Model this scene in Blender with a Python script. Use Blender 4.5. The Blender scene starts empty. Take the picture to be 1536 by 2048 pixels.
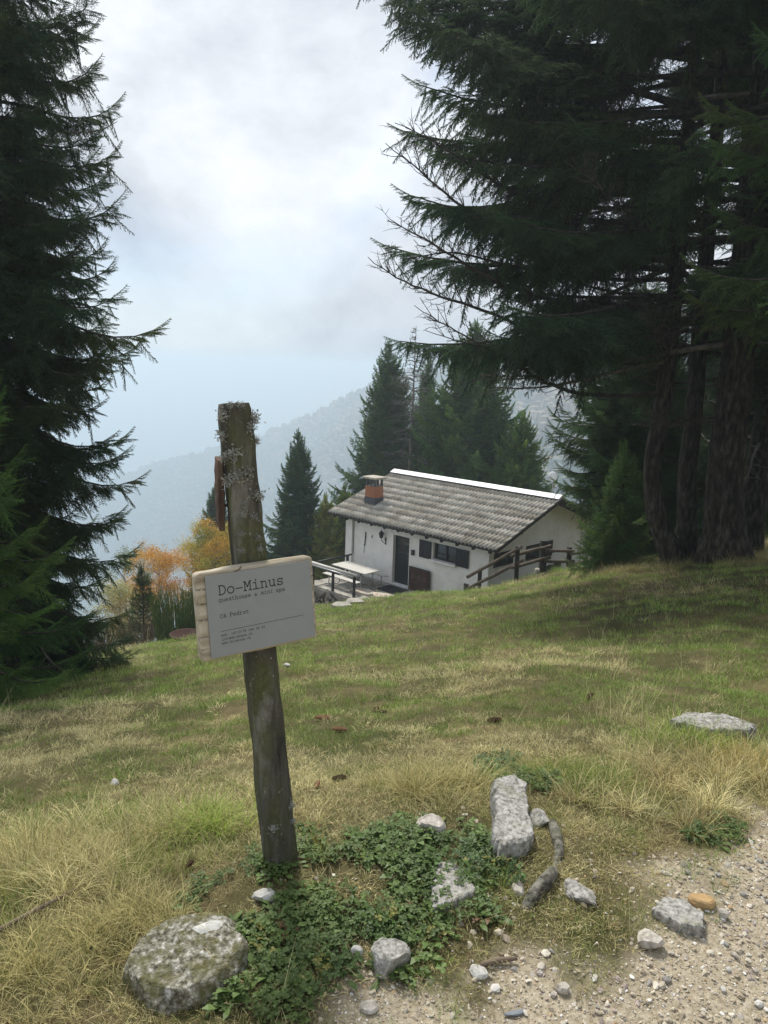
import bpy, math, random
import numpy as np
from mathutils import Vector, Matrix, Euler

# ------------------------------------------------------------------ camera, sky, sun, exposure
scene = bpy.context.scene
R = math.radians
EYE = (0.0, 0.0, 1.55)
cam_data = bpy.data.cameras.new('camera')
cam = bpy.data.objects.new('camera', cam_data)
scene.collection.objects.link(cam)
scene.camera = cam
cam_data.sensor_fit = 'VERTICAL'
cam_data.sensor_height = 24.0
cam_data.lens = 24.0 * 1540.0 / 2048.0
cam_data.clip_start = 0.05
cam_data.clip_end = 20000.0
cam.matrix_world = (Matrix.Translation(EYE) @ Matrix.Rotation(R(90 - 10.4), 4, 'X') @ Matrix.Rotation(R(2.0), 4, 'Z'))

SUN_AZ = R(-22)        # measured from +Y (straight ahead) towards +X; negative = ahead and to the left
SUN_EL = R(56)
sun_dir = Vector((math.sin(SUN_AZ) * math.cos(SUN_EL), math.cos(SUN_AZ) * math.cos(SUN_EL), math.sin(SUN_EL)))

world = bpy.data.worlds.new('World')
scene.world = world
world.use_nodes = True
wn, wl = world.node_tree.nodes, world.node_tree.links
wn.clear()
def wnode(t, **kw):
    n = wn.new(t)
    for k, v in kw.items():
        setattr(n, k, v)
    return n
sky = wnode('ShaderNodeTexSky', sky_type='NISHITA', sun_disc=False)
sky.sun_elevation = SUN_EL
sky.sun_rotation = SUN_AZ
sky.altitude = 1300
sky.air_density = 1.0
sky.dust_density = 2.0
tc = wnode('ShaderNodeTexCoord')
mp = wnode('ShaderNodeMapping')
mp.inputs['Location'].default_value = (0.35, 0.62, 0.18)
mp.inputs['Scale'].default_value = (1.0, 1.0, 2.1)
wl.new(tc.outputs['Generated'], mp.inputs['Vector'])
n1 = wnode('ShaderNodeTexNoise')
n1.inputs['Scale'].default_value = 1.7
n1.inputs['Detail'].default_value = 7
n1.inputs['Roughness'].default_value = 0.52
n1.inputs['Distortion'].default_value = 0.35
wl.new(mp.outputs['Vector'], n1.inputs['Vector'])
n2 = wnode('ShaderNodeTexNoise')
n2.inputs['Scale'].default_value = 3.0
n2.inputs['Detail'].default_value = 8
n2.inputs['Roughness'].default_value = 0.58
n2.inputs['Distortion'].default_value = 0.15
mp2 = wnode('ShaderNodeMapping')
mp2.inputs['Location'].default_value = (4.1, 1.3, 2.2)
mp2.inputs['Scale'].default_value = (1.0, 1.0, 1.35)
wl.new(tc.outputs['Generated'], mp2.inputs['Vector'])
wl.new(mp2.outputs['Vector'], n2.inputs['Vector'])
cover = wnode('ShaderNodeValToRGB')            # how thick the cloud is
cover.color_ramp.elements[0].position = 0.33
cover.color_ramp.elements[0].color = (0.55, 0.55, 0.55, 1)
cover.color_ramp.elements[1].position = 0.47
cover.color_ramp.elements[1].color = (1, 1, 1, 1)
wl.new(n1.outputs['Fac'], cover.inputs['Fac'])
shade = wnode('ShaderNodeValToRGB')            # grey bellies to white tops
e = shade.color_ramp.elements
e[0].position = 0.34
e[0].color = (2.7, 3.0, 3.5, 1)
e[1].position = 0.66
e[1].color = (6.0, 6.2, 6.5, 1)
wl.new(n2.outputs['Fac'], shade.inputs['Fac'])
# thin cloud towards the sun is brighter
dotn = wnode('ShaderNodeVectorMath', operation='DOT_PRODUCT')
wl.new(tc.outputs['Generated'], dotn.inputs[0])
dotn.inputs[1].default_value = sun_dir
gl = wnode('ShaderNodeMapRange')
gl.inputs['From Min'].default_value = 0.2
gl.inputs['From Max'].default_value = 1.0
gl.inputs['To Min'].default_value = 0.88
gl.inputs['To Max'].default_value = 1.30
wl.new(dotn.outputs['Value'], gl.inputs['Value'])
sc_ = wnode('ShaderNodeVectorMath', operation='SCALE')
wl.new(shade.outputs['Color'], sc_.inputs[0])
wl.new(gl.outputs['Result'], sc_.inputs['Scale'])
mx = wnode('ShaderNodeMix', data_type='RGBA')
wl.new(cover.outputs['Color'], mx.inputs['Factor'])
wl.new(sky.outputs['Color'], mx.inputs['A'])
wl.new(sc_.outputs['Vector'], mx.inputs['B'])
bg = wnode('ShaderNodeBackground')
bg.inputs['Strength'].default_value = 0.10
wl.new(mx.outputs['Result'], bg.inputs['Color'])
wo = wnode('ShaderNodeOutputWorld')
wl.new(bg.outputs['Background'], wo.inputs['Surface'])

sun_data = bpy.data.lights.new('sun', 'SUN')
sun_data.energy = 2.7
sun_data.angle = R(11)
sun_data.color = (1.0, 0.95, 0.86)
sun = bpy.data.objects.new('sun', sun_data)
scene.collection.objects.link(sun)
sun.rotation_euler = (-sun_dir).to_track_quat('-Z', 'Y').to_euler()
sun.location = (-20, 10, 40)

vs = scene.view_settings
vs.view_transform = 'Standard'
vs.look = 'None'
vs.exposure = 0.6
vs.gamma = 1.0
vs.use_curve_mapping = False
scene.render.film_transparent = False
scene.cycles.use_denoising = True
scene.cycles.denoising_prefilter = 'NONE'
scene.cycles.max_bounces = 5
scene.cycles.diffuse_bounces = 2
scene.cycles.glossy_bounces = 2
scene.cycles.transmission_bounces = 2
scene.cycles.transparent_max_bounces = 8
scene.cycles.volume_bounces = 2

# ------------------------------------------------------------------ helpers
COL = scene.collection
rng = np.random.default_rng(7)

def link(o, parent=None):
    COL.objects.link(o)
    if parent is not None:
        o.parent = parent
    return o

def tag(o, label=None, cat=None, group=None, kind=None):
    for k, v in (('label', label), ('category', cat), ('group', group), ('kind', kind)):
        if v:
            o[k] = v
    return o

def empty(name, loc=(0, 0, 0), rz=0.0, label=None, cat=None, group=None):
    o = bpy.data.objects.new(name, None)
    o.empty_display_size = 0.2
    COL.objects.link(o)
    o.location = loc
    o.rotation_euler = (0, 0, rz)
    return tag(o, label, cat, group)

class MB:
    """collects verts and faces of ONE mesh"""
    def __init__(self):
        self.v, self.f, self.n = [], [], 0
    def add(self, V, F):
        V = np.asarray(V, float).reshape(-1, 3)
        self.v.append(V)
        n = self.n
        for q in F:
            self.f.append(tuple(int(i) + n for i in q))
        self.n += len(V)
        return self
    def box(self, x0, x1, y0, y1, z0, z1, M=None):
        V = np.array([(x, y, z) for z in (z0, z1) for y in (y0, y1) for x in (x0, x1)], float)
        if M is not None:
            V = np.array([M @ Vector(p) for p in V])
        return self.add(V, [(0, 2, 3, 1), (4, 5, 7, 6), (0, 1, 5, 4), (2, 6, 7, 3), (0, 4, 6, 2), (1, 3, 7, 5)])
    def bar(self, a, b, w, h, up=(0, 0, 1)):
        a, b = Vector(a), Vector(b)
        d = (b - a)
        L = d.length
        d.normalize()
        s = d.cross(Vector(up))
        if s.length < 1e-5:
            s = d.cross(Vector((1, 0, 0)))
        s.normalize()
        u = s.cross(d)
        V = [p + s * (w * sx) + u * (h * su) for p in (a, b) for sx, su in ((-.5, -.5), (.5, -.5), (.5, .5), (-.5, .5))]
        return self.add([tuple(v) for v in V], [(0, 3, 2, 1), (4, 5, 6, 7), (0, 1, 5, 4), (1, 2, 6, 5), (2, 3, 7, 6), (3, 0, 4, 7)])
    def tube(self, pts, rad, n=6, cap=True):
        V, F = tube(pts, rad, n, cap)
        return self.add(V, F)
    def mesh(self, name, smooth=False):
        me = bpy.data.meshes.new(name)
        V = np.concatenate(self.v) if self.v else np.zeros((0, 3))
        me.from_pydata(V.tolist(), [], self.f)
        if smooth:
            me.polygons.foreach_set('use_smooth', np.ones(len(me.polygons), bool))
        me.update()
        return me
    def build(self, name, mat, parent=None, smooth=False, kind=None, bevel=0):
        o = bpy.data.objects.new(name, self.mesh(name, smooth))
        o.data.materials.append(mat)
        link(o, parent)
        if kind:
            o['kind'] = kind
        if bevel:
            m = o.modifiers.new('bevel', 'BEVEL')
            m.width = bevel
            m.segments = 2
            m.limit_method = 'ANGLE'
        return o

def frames(P):
    P = np.asarray(P, float)
    d = np.gradient(P, axis=0)
    d /= np.linalg.norm(d, axis=1)[:, None] + 1e-12
    ref = np.array([0, 0, 1.0]) if abs(d[0][2]) < 0.8 else np.array([1.0, 0, 0])
    s = np.cross(d, ref)
    s /= np.linalg.norm(s, axis=1)[:, None] + 1e-12
    return d, s, np.cross(s, d)

def tube(pts, rad, n=6, cap=True):
    P = np.asarray(pts, float)
    k = len(P)
    rad = np.broadcast_to(np.asarray(rad, float), (k,))
    d, s, u = frames(P)
    a = np.arange(n) * 2 * math.pi / n
    ring = s[:, None] * np.cos(a)[None, :, None] + u[:, None] * np.sin(a)[None, :, None]
    V = (P[:, None] + ring * rad[:, None, None]).reshape(-1, 3)
    F = [(i * n + j, i * n + (j + 1) % n, (i + 1) * n + (j + 1) % n, (i + 1) * n + j) for i in range(k - 1) for j in range(n)]
    if cap:
        F += [tuple(range(n))[::-1], tuple((k - 1) * n + j for j in range(n))]
    return V, F

def hash2(ix, iy, s=0):
    h = (ix.astype(np.int64) * 374761393 + iy.astype(np.int64) * 668265263 + s * 982451653) & 0xffffffff
    h = ((h ^ (h >> 13)) * 1274126177) & 0xffffffff
    return ((h ^ (h >> 16)) & 0xffff) / 65535.0

def vnoise(x, y, s=0):
    x, y = np.asarray(x, float), np.asarray(y, float)
    ix, iy = np.floor(x), np.floor(y)
    fx, fy = x - ix, y - iy
    fx, fy = fx * fx * (3 - 2 * fx), fy * fy * (3 - 2 * fy)
    a, b = hash2(ix, iy, s), hash2(ix + 1, iy, s)
    c, d = hash2(ix, iy + 1, s), hash2(ix + 1, iy + 1, s)
    return a + (b - a) * fx + (c - a) * fy + (a - b - c + d) * fx * fy

def fbm(x, y, s=0, o=4):
    t, amp, tot = 0, 1.0, 0
    for i in range(o):
        t = t + vnoise(np.asarray(x) * 2 ** i + 17.3 * i, np.asarray(y) * 2 ** i - 9.1 * i, s + i) * amp
        tot += amp
        amp *= 0.5
    return t / tot

def sstep(a, b, x):
    t = np.clip((np.asarray(x, float) - a) / (b - a), 0, 1)
    return t * t * (3 - 2 * t)

# ------------------------------------------------------------------ materials
def new_mat(name):
    m = bpy.data.materials.new(name)
    m.use_nodes = True
    nt = m.node_tree
    return m, nt, nt.nodes, nt.links, nt.nodes['Principled BSDF']

def ramp(nodes, stops):
    r = nodes.new('ShaderNodeValToRGB')
    el = r.color_ramp.elements
    while len(el) < len(stops):
        el.new(0.5)
    for e_, (p, c) in zip(el, stops):
        e_.position = p
        e_.color = (*c, 1)
    return r

def mat_noise(name, stops, scale=5.0, detail=6, rough=0.85, bump=0.0, bscale=None, stretch=(1, 1, 1), coords='Object', spec=0.3, distort=0.0, second=None, bdist=0.02):
    """procedural colour from noise through a ramp, with fine relief"""
    m, nt, N, L, P = new_mat(name)
    tcn = N.new('ShaderNodeTexCoord')
    mp_ = N.new('ShaderNodeMapping')
    mp_.inputs['Scale'].default_value = stretch
    if coords == 'World':                        # continuous over neighbouring pieces that share one mesh
        L.new(N.new('ShaderNodeNewGeometry').outputs['Position'], mp_.inputs['Vector'])
    else:
        L.new(tcn.outputs[coords], mp_.inputs['Vector'])
    nz = N.new('ShaderNodeTexNoise')
    nz.inputs['Scale'].default_value = scale
    nz.inputs['Detail'].default_value = detail
    nz.inputs['Roughness'].default_value = 0.62
    nz.inputs['Distortion'].default_value = distort
    L.new(mp_.outputs['Vector'], nz.inputs['Vector'])
    r = ramp(N, stops)
    L.new(nz.outputs['Fac'], r.inputs['Fac'])
    col = r.outputs['Color']
    if second:                                   # (colour, scale, low, high, strength): patches of another colour
        c2, s2, lo, hi, k2 = second
        nb = N.new('ShaderNodeTexNoise')
        nb.inputs['Scale'].default_value = s2
        nb.inputs['Detail'].default_value = 6
        nb.inputs['Roughness'].default_value = 0.65
        L.new(mp_.outputs['Vector'], nb.inputs['Vector'])
        mr = N.new('ShaderNodeMapRange')
        mr.inputs['From Min'].default_value = lo
        mr.inputs['From Max'].default_value = hi
        mr.inputs['To Max'].default_value = k2
        L.new(nb.outputs['Fac'], mr.inputs['Value'])
        mxn = N.new('ShaderNodeMix')
        mxn.data_type = 'RGBA'
        L.new(mr.outputs['Result'], mxn.inputs['Factor'])
        L.new(col, mxn.inputs['A'])
        mxn.inputs['B'].default_value = (*c2, 1)
        col = mxn.outputs['Result']
    L.new(col, P.inputs['Base Color'])
    P.inputs['Roughness'].default_value = rough
    P.inputs['Specular IOR Level'].default_value = spec
    if bump:
        nb2 = N.new('ShaderNodeTexNoise')
        nb2.inputs['Scale'].default_value = bscale or scale * 3
        nb2.inputs['Detail'].default_value = 6
        nb2.inputs['Roughness'].default_value = 0.65
        L.new(mp_.outputs['Vector'], nb2.inputs['Vector'])
        bp = N.new('ShaderNodeBump')
        bp.inputs['Strength'].default_value = bump
        bp.inputs['Distance'].default_value = bdist
        L.new(nb2.outputs['Fac'], bp.inputs['Height'])
        L.new(bp.outputs['Normal'], P.inputs['Normal'])
    return m

def mat_leaf(name, base=(1, 1, 1), trans=0.25, rough=0.6, inst=True, var='bv', spec=0.25, lo=0.75, hi=1.25, blend=()):
    """leaf and blade material: the instance's own tint times a per-blade variation, part of the light passing through"""
    m, nt, N, L, P = new_mat(name)
    out = N['Material Output']
    mul = N.new('ShaderNodeVectorMath')
    mul.operation = 'MULTIPLY'
    mul.inputs[0].default_value = base
    if inst:
        at_ = N.new('ShaderNodeAttribute')
        at_.attribute_type = 'INSTANCER'
        at_.attribute_name = 'tint'
        L.new(at_.outputs['Vector'], mul.inputs[1])
    else:
        mul.inputs[1].default_value = (1, 1, 1)
    av = N.new('ShaderNodeAttribute')
    av.attribute_name = var
    mr = N.new('ShaderNodeMapRange')
    mr.inputs['To Min'].default_value = lo
    mr.inputs['To Max'].default_value = hi
    L.new(av.outputs['Fac'], mr.inputs['Value'])
    sc2 = N.new('ShaderNodeVectorMath')
    sc2.operation = 'SCALE'
    L.new(mul.outputs['Vector'], sc2.inputs[0])
    L.new(mr.outputs['Result'], sc2.inputs['Scale'])
    colour = sc2.outputs['Vector']
    for c_, lo_, hi_, k_ in blend:               # some blades of a tuft have another colour
        m2 = N.new('ShaderNodeMapRange')
        m2.inputs['From Min'].default_value, m2.inputs['From Max'].default_value, m2.inputs['To Max'].default_value = lo_, hi_, k_
        L.new(av.outputs['Fac'], m2.inputs['Value'])
        mb = N.new('ShaderNodeMix')
        mb.data_type = 'RGBA'
        L.new(m2.outputs['Result'], mb.inputs['Factor'])
        L.new(colour, mb.inputs['A'])
        mb.inputs['B'].default_value = (*c_, 1)
        colour = mb.outputs['Result']
    L.new(colour, P.inputs['Base Color'])
    P.inputs['Roughness'].default_value = rough
    P.inputs['Specular IOR Level'].default_value = spec
    if trans:
        tr = N.new('ShaderNodeBsdfTranslucent')
        L.new(colour, tr.inputs['Color'])
        ms = N.new('ShaderNodeMixShader')
        ms.inputs['Fac'].default_value = trans
        L.new(P.outputs['BSDF'], ms.inputs[1])
        L.new(tr.outputs['BSDF'], ms.inputs[2])
        L.new(ms.outputs['Shader'], out.inputs['Surface'])
    return m

def flat_mat(name, c, rough=0.6, metal=0.0, spec=0.4):
    m, nt, N, L, P = new_mat(name)
    nz = N.new('ShaderNodeTexNoise')
    nz.inputs['Scale'].default_value = 9
    nz.inputs['Detail'].default_value = 5
    tcn = N.new('ShaderNodeTexCoord')
    L.new(tcn.outputs['Object'], nz.inputs['Vector'])
    r = ramp(N, [(0.3, tuple(x * 0.82 for x in c)), (0.7, tuple(min(1, x * 1.12) for x in c))])
    L.new(nz.outputs['Fac'], r.inputs['Fac'])
    L.new(r.outputs['Color'], P.inputs['Base Color'])
    P.inputs['Roughness'].default_value = rough
    P.inputs['Metallic'].default_value = metal
    P.inputs['Specular IOR Level'].default_value = spec
    return m

M = {}
M['bark'] = mat_noise('spruce_bark', [(0.36, (0.018, 0.014, 0.012)), (0.52, (0.058, 0.047, 0.039)), (0.68, (0.15, 0.13, 0.11))], 15, detail=12, bump=1.0, bscale=22, stretch=(1, 1, 0.28), rough=0.95, spec=0.15, bdist=0.05)
M['limb'] = mat_noise('branch_bark', [(0.3, (0.035, 0.029, 0.024)), (0.7, (0.12, 0.105, 0.088))], 6, rough=0.95, spec=0.15)
M['deadwood'] = mat_noise('dead_wood', [(0.3, (0.11, 0.098, 0.085)), (0.7, (0.27, 0.245, 0.22))], 5, rough=0.95, spec=0.15)
M['needle'] = mat_leaf('spruce_needles', base=(1.22, 1.27, 1.12), trans=0.36, rough=0.55, spec=0.2)
M['blade'] = mat_leaf('grass_blades', trans=0.3, rough=0.6, spec=0.2, lo=0.6, hi=1.4, blend=(((0.56, 0.50, 0.27), 0.80, 0.86, 0.6), ((0.14, 0.20, 0.045), 0.26, 0.20, 0.5)))
M['leaf'] = mat_leaf('broad_leaves', trans=0.25, rough=0.5, spec=0.3)
M['pebble'] = mat_leaf('pebbles', trans=0.0, rough=0.9, spec=0.2)
M['plaster'] = mat_noise('white_plaster', [(0.25, (0.72, 0.705, 0.665)), (0.5, (0.84, 0.83, 0.80)), (0.75, (0.89, 0.885, 0.865))], 2.2, bump=0.35, bscale=22, rough=0.95, spec=0.1, second=((0.5, 0.47, 0.41), 0.9, 0.55, 0.8, 0.5))
M['fibre'] = mat_noise('fibre_cement', [(0.28, (0.22, 0.20, 0.165)), (0.5, (0.38, 0.36, 0.315)), (0.72, (0.53, 0.51, 0.465))], 2.6, detail=9, bump=0.25, bscale=40, rough=0.95, spec=0.1, coords='World', second=((0.23, 0.17, 0.11), 0.9, 0.52, 0.75, 0.45))
M['white_metal'] = flat_mat('white_sheet_metal', (0.82, 0.84, 0.86), 0.45)
M['dark_wood'] = mat_noise('dark_stained_wood', [(0.3, (0.014, 0.011, 0.009)), (0.7, (0.045, 0.036, 0.03))], 8, stretch=(1, 1, 8), rough=0.7)
M['navy'] = mat_noise('navy_paint', [(0.3, (0.006, 0.007, 0.011)), (0.7, (0.011, 0.013, 0.020))], 5, rough=0.5)
M['black_metal'] = flat_mat('black_metal', (0.015, 0.015, 0.016), 0.5)
M['glass'] = flat_mat('window_glass', (0.012, 0.015, 0.018), 0.08, spec=0.6)
M['lead'] = flat_mat('lead_flashing', (0.07, 0.07, 0.08), 0.6)
M['brick'] = mat_noise('red_brick', [(0.3, (0.30, 0.11, 0.055)), (0.7, (0.48, 0.20, 0.10))], 6, rough=0.95)
M['mortar'] = mat_noise('mortar', [(0.3, (0.22, 0.19, 0.16)), (0.7, (0.36, 0.33, 0.29))], 12, rough=0.95)
M['concrete'] = mat_noise('concrete', [(0.3, (0.36, 0.33, 0.27)), (0.7, (0.52, 0.48, 0.40))], 6, bump=0.3, rough=0.95)
M['rust'] = mat_noise('rusty_brown', [(0.3, (0.035, 0.015, 0.012)), (0.6, (0.065, 0.027, 0.021)), (0.78, (0.15, 0.10, 0.08))], 7, rough=0.85)
M['bench_wood'] = mat_noise('weathered_planks', [(0.3, (0.42, 0.40, 0.36)), (0.7, (0.66, 0.64, 0.60))], 6, stretch=(1, 8, 8), rough=0.85)
M['steel'] = flat_mat('galvanised_tube', (0.42, 0.43, 0.44), 0.4, metal=0.6)
M['rail_wood'] = mat_noise('round_rail_wood', [(0.3, (0.06, 0.045, 0.034)), (0.55, (0.14, 0.11, 0.085)), (0.75, (0.24, 0.20, 0.16))], 6, stretch=(1, 1, 1), rough=0.9, bump=0.3)
M['flag'] = mat_noise('flagstone', [(0.3, (0.22, 0.20, 0.17)), (0.55, (0.36, 0.34, 0.30)), (0.75, (0.48, 0.46, 0.42))], 4, bump=0.4, rough=0.9, coords='World')
M['paleflag'] = mat_noise('pale_flagstone', [(0.3, (0.38, 0.31, 0.24)), (0.55, (0.55, 0.48, 0.40)), (0.75, (0.62, 0.58, 0.52))], 4, bump=0.4, rough=0.9)
M['rock'] = mat_noise('grey_gneiss', [(0.36, (0.15, 0.145, 0.125)), (0.47, (0.29, 0.28, 0.255)), (0.56, (0.39, 0.38, 0.355)), (0.70, (0.53, 0.52, 0.49))], 70, detail=10, bump=0.7, bscale=45, rough=0.92, spec=0.2, bdist=0.008, second=((0.20, 0.19, 0.10), 16, 0.54, 0.70, 0.5))
M['boulder'] = mat_noise('mossy_boulder', [(0.38, (0.08, 0.075, 0.05)), (0.48, (0.22, 0.205, 0.16)), (0.56, (0.35, 0.335, 0.28)), (0.64, (0.58, 0.57, 0.53))], 75, detail=12, bump=1.0, bscale=70, rough=0.95, spec=0.15, bdist=0.01, second=((0.13, 0.125, 0.05), 16, 0.47, 0.57, 0.75))
M['lichen_patch'] = mat_noise('white_lichen', [(0.35, (0.38, 0.38, 0.35)), (0.65, (0.62, 0.62, 0.59))], 60, rough=0.95)
M['ochre'] = mat_noise('ochre_stone', [(0.3, (0.34, 0.22, 0.10)), (0.7, (0.52, 0.36, 0.18))], 14, bump=0.5, rough=0.9, bdist=0.005)
M['pale_stone'] = mat_noise('pale_stone', [(0.36, (0.26, 0.235, 0.20)), (0.5, (0.44, 0.405, 0.355)), (0.66, (0.60, 0.565, 0.51))], 40, bump=0.5, bscale=60, rough=0.9, bdist=0.005)
M['white_stone'] = mat_noise('white_quartz', [(0.35, (0.36, 0.345, 0.315)), (0.65, (0.64, 0.63, 0.60))], 25, bump=0.4, rough=0.7, bdist=0.004)
M['cone'] = mat_noise('cone_scales', [(0.3, (0.06, 0.032, 0.02)), (0.7, (0.15, 0.085, 0.05))], 60, rough=0.8)
M['pale_cone'] = mat_noise('pale_cone', [(0.3, (0.24, 0.13, 0.07)), (0.7, (0.40, 0.23, 0.13))], 60, rough=0.8)
M['root'] = mat_noise('root_bark', [(0.38, (0.05, 0.047, 0.036)), (0.62, (0.24, 0.23, 0.19))], 40, bump=0.8, bscale=60, rough=0.95, bdist=0.008, second=((0.10, 0.115, 0.06), 9, 0.5, 0.7, 0.6))


# ------------------------------------------------------------------ terrain
CTRL = np.array([
(-0.70,1.46,0.12), (0.04,1.50,0.11), (0.82,1.52,0.12), (-0.29,1.95,0.21), (0.22,2.00,0.20), (0.82,2.05,0.19), (1.19,2.22,0.20), (1.41,2.90,0.13), (0.74,3.05,0.03),
(0.04,4.00,-0.39), (-0.52,1.62,0.17), (-0.86,1.84,0.12), (-0.89,2.50,-0.06), (-1.29,2.55,-0.11), (-0.53,2.50,0.03), (-0.36,3.40,-0.24), (-1.39,3.60,-0.38),
(-1.51,5.40,-0.93), (-2.56,5.30,-1.12), (-4.57,9.50,-2.70), (-4.02,10.50,-2.88), (-5.01,16.00,-4.58), (-4.87,14.00,-3.98), (-5.58,20.50,-6.10), (-1.94,11.00,-2.57),
(-1.68,20.50,-4.96), (-1.90,14.00,-3.37), (0.05,6.30,-1.04), (0.06,12.00,-2.52), (0.57,22.50,-5.18), (2.08,22.50,-5.00), (2.99,22.50,-4.89), (2.19,9.50,-1.60),
(3.74,16.50,-3.10), (4.04,21.00,-4.22), (5.18,23.00,-4.46), (6.26,21.50,-3.82), (6.06,17.00,-2.48), (5.64,14.00,-1.75), (6.20,13.60,-1.61), (6.83,13.60,-1.57),
(3.75,7.50,-0.86), (2.30,4.50,-0.31), (1.90,5.10,-0.48), (2.95,25.81,-6.53), (3.93,26.81,-6.48), (6.85,28.57,-6.08), (8.81,30.85,-5.93), (1.27,27.32,-6.88),
(-0.22,27.94,-7.08), (-1.42,27.72,-7.33), (-2.48,28.49,-7.93), (-3.49,29.75,-8.63), (-2.80,32.45,-8.73), (0.35,35.66,-8.43), (3.16,38.51,-8.33), (3.92,32.15,-7.63),
(8.15,33.60,-7.33), (10.99,32.21,-6.23), (-9.00,24.00,-8.60), (-13.00,16.00,-6.00), (-14.00,30.00,-12.00), (0.00,44.00,-13.00), (-10.00,46.00,-17.00),
(12.00,46.00,-10.00), (0.00,70.00,-26.00), (-30.00,60.00,-30.00), (-40.00,20.00,-14.00), (-40.00,-5.00,-6.00), (30.00,60.00,-12.00), (14.00,20.00,-1.20),
(12.00,12.00,0.20), (20.00,8.00,2.00), (40.00,20.00,6.00), (40.00,50.00,-4.00), (10.00,3.00,1.00), (10.00,-8.00,1.00), (-10.00,3.00,-2.40), (-10.00,-8.00,-1.50),
(0.00,-8.00,0.20), (0.00,0.00,0.10), (2.50,1.20,0.20), (4.00,2.00,0.30), (40.00,100.00,-34.00), (-40.00,110.00,-62.00), (0.00,110.00,-54.00), (70.00,60.00,5.00),
(-70.00,60.00,-46.00), (70.00,-8.00,12.00), (-70.00,-8.00,-12.00), (70.00,120.00,-30.00), (-70.00,120.00,-80.00), (4.36,24.00,-5.00), (5.39,25.00,-4.85),
(6.27,25.00,-4.86), (7.09,24.50,-4.54), (3.30,25.20,-5.70)
])
def tps_fit(P, lam):
    n = len(P)
    d = np.linalg.norm(P[:, None, :2] - P[None, :, :2], axis=2)
    K = np.where(d > 0, d * d * np.log(d + 1e-12), 0) + np.eye(n) * lam
    Q = np.hstack([np.ones((n, 1)), P[:, :2]])
    A = np.block([[K, Q], [Q.T, np.zeros((3, 3))]])
    return np.linalg.solve(A, np.r_[P[:, 2], 0, 0, 0])
TW = tps_fit(CTRL, 0.3)

HB = np.array([0.401, 30.0, -6.831])                     # foot of the door's left jamb
HX = np.array([0.7133, -0.7009, 0.0])                    # along the front, towards the gable
HY = np.array([0.7009, 0.7133, 0.0])                     # into the house
def hpt(s, v, z=0.0):
    p = HB + HX * s + HY * v
    return (p[0], p[1], HB[2] + z)
def hloc(x, y):
    dx, dy = np.asarray(x) - HB[0], np.asarray(y) - HB[1]
    return dx * HX[0] + dy * HX[1], dx * HY[0] + dy * HY[1]

def ground(x, y):
    x, y = np.asarray(x, float), np.asarray(y, float)
    z = TW[-3] + TW[-2] * x + TW[-1] * y
    for p, c in zip(CTRL, TW):
        r2 = (x - p[0]) ** 2 + (y - p[1]) ** 2
        z = z + c * 0.5 * r2 * np.log(r2 + 1e-12)
    # hummocks and tussocky bumps
    k = sstep(2.3, 4.0, y)
    z = z + ((fbm(x * 0.75, y * 0.75, 3, 3) - 0.5) * 0.24 + (fbm(x * 2.2, y * 2.2, 4, 2) - 0.5) * 0.07) * k * sstep(40, 12, y) + (fbm(x * 3.1, y * 3.1, 5, 3) - 0.5) * (0.03 + 0.03 * k)
    # flat pad for house and terrace
    s, v = hloc(x, y)
    pad = sstep(-3.6, -2.9, s) * sstep(5.4, 4.9, s) * sstep(-2.9, -2.3, v) * sstep(7.8, 7.3, v) * np.where((v < 0) & (s > 1.6), sstep(-1.4, -.6, v), 1)
    z = z * (1 - pad) + np.minimum(z, HB[2] - 0.35) * pad
    return z
def gz(x, y):
    return float(ground(np.array([x]), np.array([y]))[0])

GRAVEL = np.array([(-3.0, 0.9), (-0.35, 1.22), (-0.04, 1.44), (0.2, 1.58), (0.38, 1.66), (0.61, 1.72), (0.9, 1.88), (1.25, 2.23), (2.2, 2.6), (6, 3.2)])
def gravel_mask(x, y):
    """1 on the gravel track, 0 on the meadow"""
    edge = np.interp(x, GRAVEL[:, 0], GRAVEL[:, 1]) + (fbm(np.asarray(x) * 5, np.asarray(y) * 5, 11, 4) - 0.5) * 0.62
    return sstep(0.10, -0.12, np.asarray(y) - edge)

def grid_mesh(name, xs, ys, fn):
    X, Y = np.meshgrid(xs, ys)
    Z = fn(X, Y)
    V = np.stack([X, Y, Z], -1).reshape(-1, 3)
    nx, ny = len(xs), len(ys)
    i = np.arange(nx - 1)[None, :] + np.arange(ny - 1)[:, None] * nx
    F = np.stack([i, i + 1, i + 1 + nx, i + nx], -1).reshape(-1, 4)
    me = bpy.data.meshes.new(name)
    me.vertices.add(len(V))
    me.vertices.foreach_set('co', V.ravel())
    me.loops.add(F.size)
    me.loops.foreach_set('vertex_index', F.ravel().astype(np.int32))
    me.polygons.add(len(F))
    me.polygons.foreach_set('loop_start', np.arange(0, F.size, 4, dtype=np.int32))
    me.polygons.foreach_set('use_smooth', np.ones(len(F), bool))
    me.update(calc_edges=True)
    return me, X.ravel(), Y.ravel()

def sinh_axis(lo, hi, n, k):
    a, b = math.asinh(lo * k), math.asinh(hi * k)
    return np.sinh(np.linspace(a, b, n)) / k

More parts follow.
